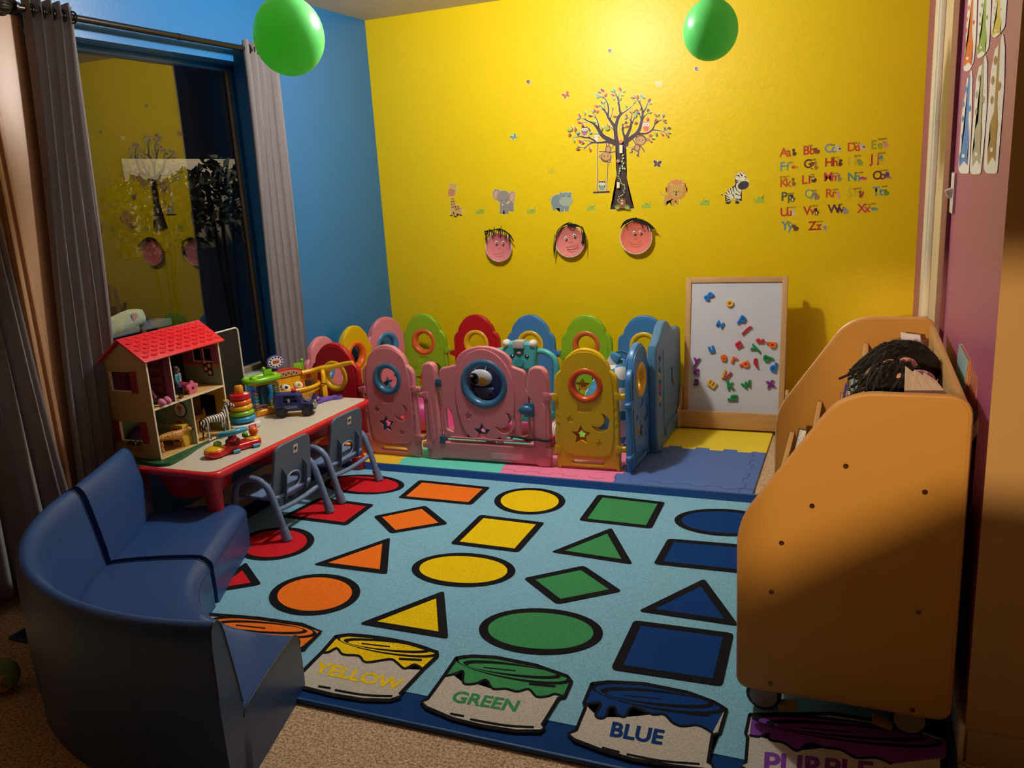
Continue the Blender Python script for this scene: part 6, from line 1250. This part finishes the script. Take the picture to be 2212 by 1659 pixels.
b = B(); b.flat([[(-.115, .15)]+[(.115*cos(a), .15+.048*sin(a)) for a in [pi-pi*i/20 for i in range(21)]]], .014, pl('c4241c', .35), .004, M.Translation((-.03, .03, 0)) @ RX); b.flat([[(-.10, .152)]+[(.10*cos(a), .152+.034*sin(a)) for a in [pi-pi*i/20 for i in range(21)]]], .003, mat('print_tan', '#c99a6a', .5), 0, M.Translation((-.03, .0215, 0)) @ RX)
for k in range(9): b.ball((-.09+.015*k, .0205, .162+.008*(k % 2)), .006, pl('3a2418'), (1, .2, 1), n=8)
b.done('arch_sign', ap)
b = B(); b.cyl((-.075, .035, .245), (-.075, .026, .245), .050, pl('6a58b0', .35)); b.cyl((-.075, .026, .245), (-.075, .0245, .245), .042, pl('e4e0d8'))
for k in range(12): a = 2*pi*k/12; b.ball((-.075+.034*cos(a), .0243, .245+.034*sin(a)), .006, pl('1a1718'), (1, .2, 1), n=8)
for z in (.252, .240): b.box((-.075, .0238, z), (.034, .002, .008), pl('c03a3c'))
b.cyl((-.075, .033, .19), (-.075, .033, .21), .01, pl('6a58b0')); b.done('oval_sign', ap, mx=M.Translation((-.075, 0, .245)) @ M.Diagonal((1, 1, .72, 1)) @ M.Translation((.075, 0, -.25)))
b = B(); b.cyl((.075, .03, .15), (.072, .03, .222), .006, og); b.ball((.072, .03, .225), .010, og); b.box((.045, .03, .195), (.05, .008, .036), og, .003); b.done('flag', ap)
b = B(); b.tube([(.06, .02, .155), (.13, .01, .16), (.165, -.02, .165), (.20, -.07, .175), (.24, -.14, .195), (.262, -.19, .205)], [.013, .013, .02, .016, .012, .010], ay, 10, 4); b.tube([(.165, -.02, .165), (.15, -.05, .14), (.145, -.055, .095)], .012, ay, 10, 3); b.done('ramp_arm', ap)
b = B(); b.box((.15, -.03, .04), (.03, .05, .08), ay, .006); b.done('leg', ap)
for x, z in ((.055, .10), (.10, .135)): B().flat([rpoly([(-.014, -.018), (.016, -.014), (.008, 0), (.016, .016), (-.014, .014)], .003)], .004, pl('d8481c'), .001, M.Translation((x, .0235, z)) @ RX).done('arrow', ap)
def rball(label, x, y, c1, c2, c3):
    t = thing('toy_ball', label, 'ball', (0, 0, 0), 0, 'balls in the yellow ramp'); q = M.Translation(ap.location) @ M.Rotation(ap.rotation_euler.z, 4, 'Z'); p = q @ V((x, y, .105)); t.location = p
    B().ball((0, 0, 0), .026, pl(c1, .3), n=24).done('shell', t)
    for k in range(6):
        a = 2*pi*k/6+.4; d_ = V((cos(a)*.8, sin(a)*.8, .55 if k % 2 else -.2)).normalized(); B().ball(d_*.021, .010, pl(c2 if k % 2 else c3), n=10).done('spot', t)
rball('white toy ball with black and red spots in the yellow ramp bowl', -.075, -.055, 'e8e4dc', '181516', 'a8242c'); rball('white and yellow toy ball right of the spotted one in the bowl', .0, -.05, 'e8e0c8', 'd8b42c', 'c83a2c'); rball('dark brown toy ball at the right of the bowl', .075, -.03, '4a2c22', '3a2018', '2a1a1a')
# blue toy truck
pr, pf, pff = V(onT(627, 903)), V(onT(663, 904)), V(onT(686, 896))
wd_ = (pff-pf); wd_.z = 0; fw = V((-wd_.y, wd_.x, 0)).normalized()
if fw.y < 0: fw = -fw
tk = thing('toy_truck', 'dark blue toy off-road truck with black wheels and exposed engine', 'toy truck', (-2.655, 3.395, TZ+.002), rad(28))
tb_, tk_ = pl('1c2468', .35), pl('17161c', .5); 
b = B(); b.flat([rpoly([(-.095, .035), (.10, .035), (.10, .062), (.045, .070), (.028, .115), (-.085, .118), (-.10, .10)], .008), rpoly([(-.05, .075), (.02, .075), (.012, .105), (-.045, .107)], .004)], .082, tb_, .006, RX, 2); b.box((0, 0, .033), (.19, .07, .014), pl('3a3c4a'), .004)
for z in (.045, .050, .055): b.box((-.03, -.0415, z), (.10, .001, .0022), pl('8a9ab8'))
b.done('body', tk)
B().box((-.01, 0, .088), (.10, .05, .03), pl('14183c'), .004).done('cabin', tk); B().box((.034, 0, .092), (.003, .062, .03), pl('b02c3c', .2), .001, rot=M.Rotation(-.35, 4, 'Y')).done('windscreen', tk)
b = B()
for k in range(5): b.cyl((.055+.006*k, -.02, .072), (.055+.006*k, .02, .072), .007, mat('chrome_grey', '#8a8c8e', .3, metal=.6), n=10)
for s_ in (-1, 1): b.tube([(.055, s_*.018, .07), (.065, s_*.026, .075), (.08, s_*.022, .066)], .004, mat('chrome_grey', '#8a8c8e'), 8, 3)
b.done('engine', tk)
B().box((.104, 0, .036), (.012, .088, .016), mat('bumper_grey', '#7c8088', .4), .004).done('bumper', tk)
for s_ in (-1, 1): B().ball((.100, s_*.03, .054), .009, pl('e0d84c', .2), (.5, 1, 1)).done('headlight', tk)
B().box((-.02, -.043, .085), (.012, .004, .018), pl('a8aab0'), .002).done('mirror', tk); B().ball((.0, .02, .122), .012, pl('c8202c', .2)).done('beacon', tk); B().cyl((-.098, 0, .065), (-.112, 0, .065), .022, pl('8ac02c')).done('spare_wheel', tk)
for x in (-.062, .068):
    for s_ in (-1, 1): B().cyl((x, s_*.036, .028), (x, s_*.058, .028), .028, tk_, bev=.005).cyl((x, s_*.057, .028), (x, s_*.0595, .028), .012, pl('2c2c36')).done('wheel', tk)
# purple star wand
pw_ = onT(706, 866); st = thing('purple_toy', 'flat purple plastic toy with jagged end and round loop handle', 'baby toy', (pw_[0]-.01, pw_[1], TZ+.002), rad(48))
pp = pl('6a50b8', .35)
B().flat([rpoly([(-.11, -.035), (-.085, .0), (-.11, .035), (-.06, .03), (-.045, .055), (-.015, .03), (.04, .014), (.055, .024), (.085, .024), (.10, 0), (.085, -.024), (.055, -.024), (.04, -.014), (-.02, -.035), (-.05, -.06), (-.065, -.035)], .006), circ(.073, 0, .013, 16)], .018, pp, .004, M.Translation((0, 0, .009))).box((-.06, .01, .03), (.05, .03, .035), pl('4c3c80', .4), .006, rot=M.Rotation(.5, 4, 'Y')).done('body', st)
B().ball((-.04, -.0, .022), .008, pl('d8c85a')).done('knob', st)
# steering wheel toy
sw_ = onT(506, 974); sg = thing('steering_toy', 'red and yellow baby steering toy with a light blue wheel, at the table front', 'baby toy', (sw_[0], sw_[1], TZ+.002), rad(72))
rr_ = pl('d81c20', .25); yy_ = pl('ecb41a', .25)
b = B(); b.flat([rpoly([(-.135, -.035), (-.10, -.052), (-.04, -.035), (.06, -.04), (.115, -.048), (.135, -.01), (.125, .035), (.05, .04), (-.05, .035), (-.10, .05), (-.135, .03)], .02)], .030, rr_, .010, M.Translation((0, 0, .017)), 2); b.done('base', sg)
B().ball((-.092, 0, .030), .046, yy_, (1, .92, .36)).done('left_pad', sg); B().ball((.10, 0, .030), .034, yy_, (1, .95, .45)).done('right_pad', sg)
B().ball((-.075, 0, .05), .018, pl('86b82c', .3), (1, 1, .9)).done('button', sg); B().ball((.108, .0, .062), .021, pl('e8641c', .2)).done('button', sg); B().ball((.075, .02, .05), .014, pl('5c9a2c')).done('button', sg)
B().lathe([(.035, .03), (.032, .05), (.02, .06), (.016, .075), (0, .078)], pl('8a141c', .2), (.0, 0, 0)).done('column', sg)
Rw = M.Translation((0, 0, .085)) @ M.Rotation(rad(-14), 4, 'X')
b = B(); b.torus((0, 0, 0), .058, .0115, pl('3fa0bc', .25), 'Z'); b.box((0, 0, 0), (.115, .018, .008), pl('3fa0bc', .25), .003); b.ball((0, 0, .004), .024, pl('d8b45a', .3), (1, 1, .45)); b.done('wheel', sg, mx=Rw)
for x in (-.03, .07): B().cyl((x, -.045, .008), (x+.03, -.05, .008), .008, pl('3f9ab8')).done('roller', sg)
# ================================================================ bits and pieces
gt_ = thing('green_toy', 'pale green toy with a gold ring behind the sofa at the left edge', 'toy', (-2.50, 1.56, .002))
B().ball((0, 0, .055), .055, mat('toy_sage', '#8fa86a', .6), (1, 1, 1)).done('body', gt_); B().torus((.045, -.02, .05), .022, .006, pl('c9a24a'), 'X').done('ring', gt_)
# canvas chair and table outside the window
fc = thing('canvas_chair', 'pale green canvas folding chair outside, close behind the window glass', 'chair', (-3.40, 3.02, 0))
cvm = mat('canvas_sage', '#b9c4a0', .85, bump=.2, bscale=200); ptm = mat('chair_tube', '#7a6a58', .5)
bm = bmesh.new(); g = []
for i in range(13):
    u = i/12; y = -.30+.50*u; zt = 1.0-.035*u+.015*sin(u*9); zb = .845+.06*u; row = [bm.verts.new((.012*sin(u*6+v*3), y, zt+(zb-zt)*v)) for v in (0, .3, .6, 1)]; g.append(row)
for i in range(12):
    for j in range(3): bm.faces.new((g[i][j], g[i+1][j], g[i+1][j+1], g[i][j+1]))
B().add(bm, cvm).done('back_cloth', fc, 80).modifiers.new('s', 'SOLIDIFY').thickness = .006
B().box((.012, .135, .945), (.003, .035, .04), mat('tag_pink', '#c99a84', .7), .001).done('tag', fc)
for y in (-.30, .195): B().cyl((-.012, y, .42), (-.012, y, .97), .015, ptm).done('post', fc)
for y in (-.28, .18):
    for s_ in (-1, 1): B().cyl((s_*.22-.1, y, 0), (-s_*.18-.1, y, .44), .012, ptm).done('leg', fc)
B().box((-.15, -.05, .44), (.40, .46, .012), cvm, .004).done('seat', fc)
ot = thing('patio_table', 'grey metal rail of a patio table outside the window', 'table', (-3.95, 3.45, 0))
B().box((-.0, 0, .79), (.12, .9, .04), mat('rail_grey', '#8c9296', .4), .006).done('top', ot)
for y in (-.28, .28): B().cyl((0, y, 0), (0, y, .775), .012, mat('rail_grey', '#8c9296')).done('leg', ot)
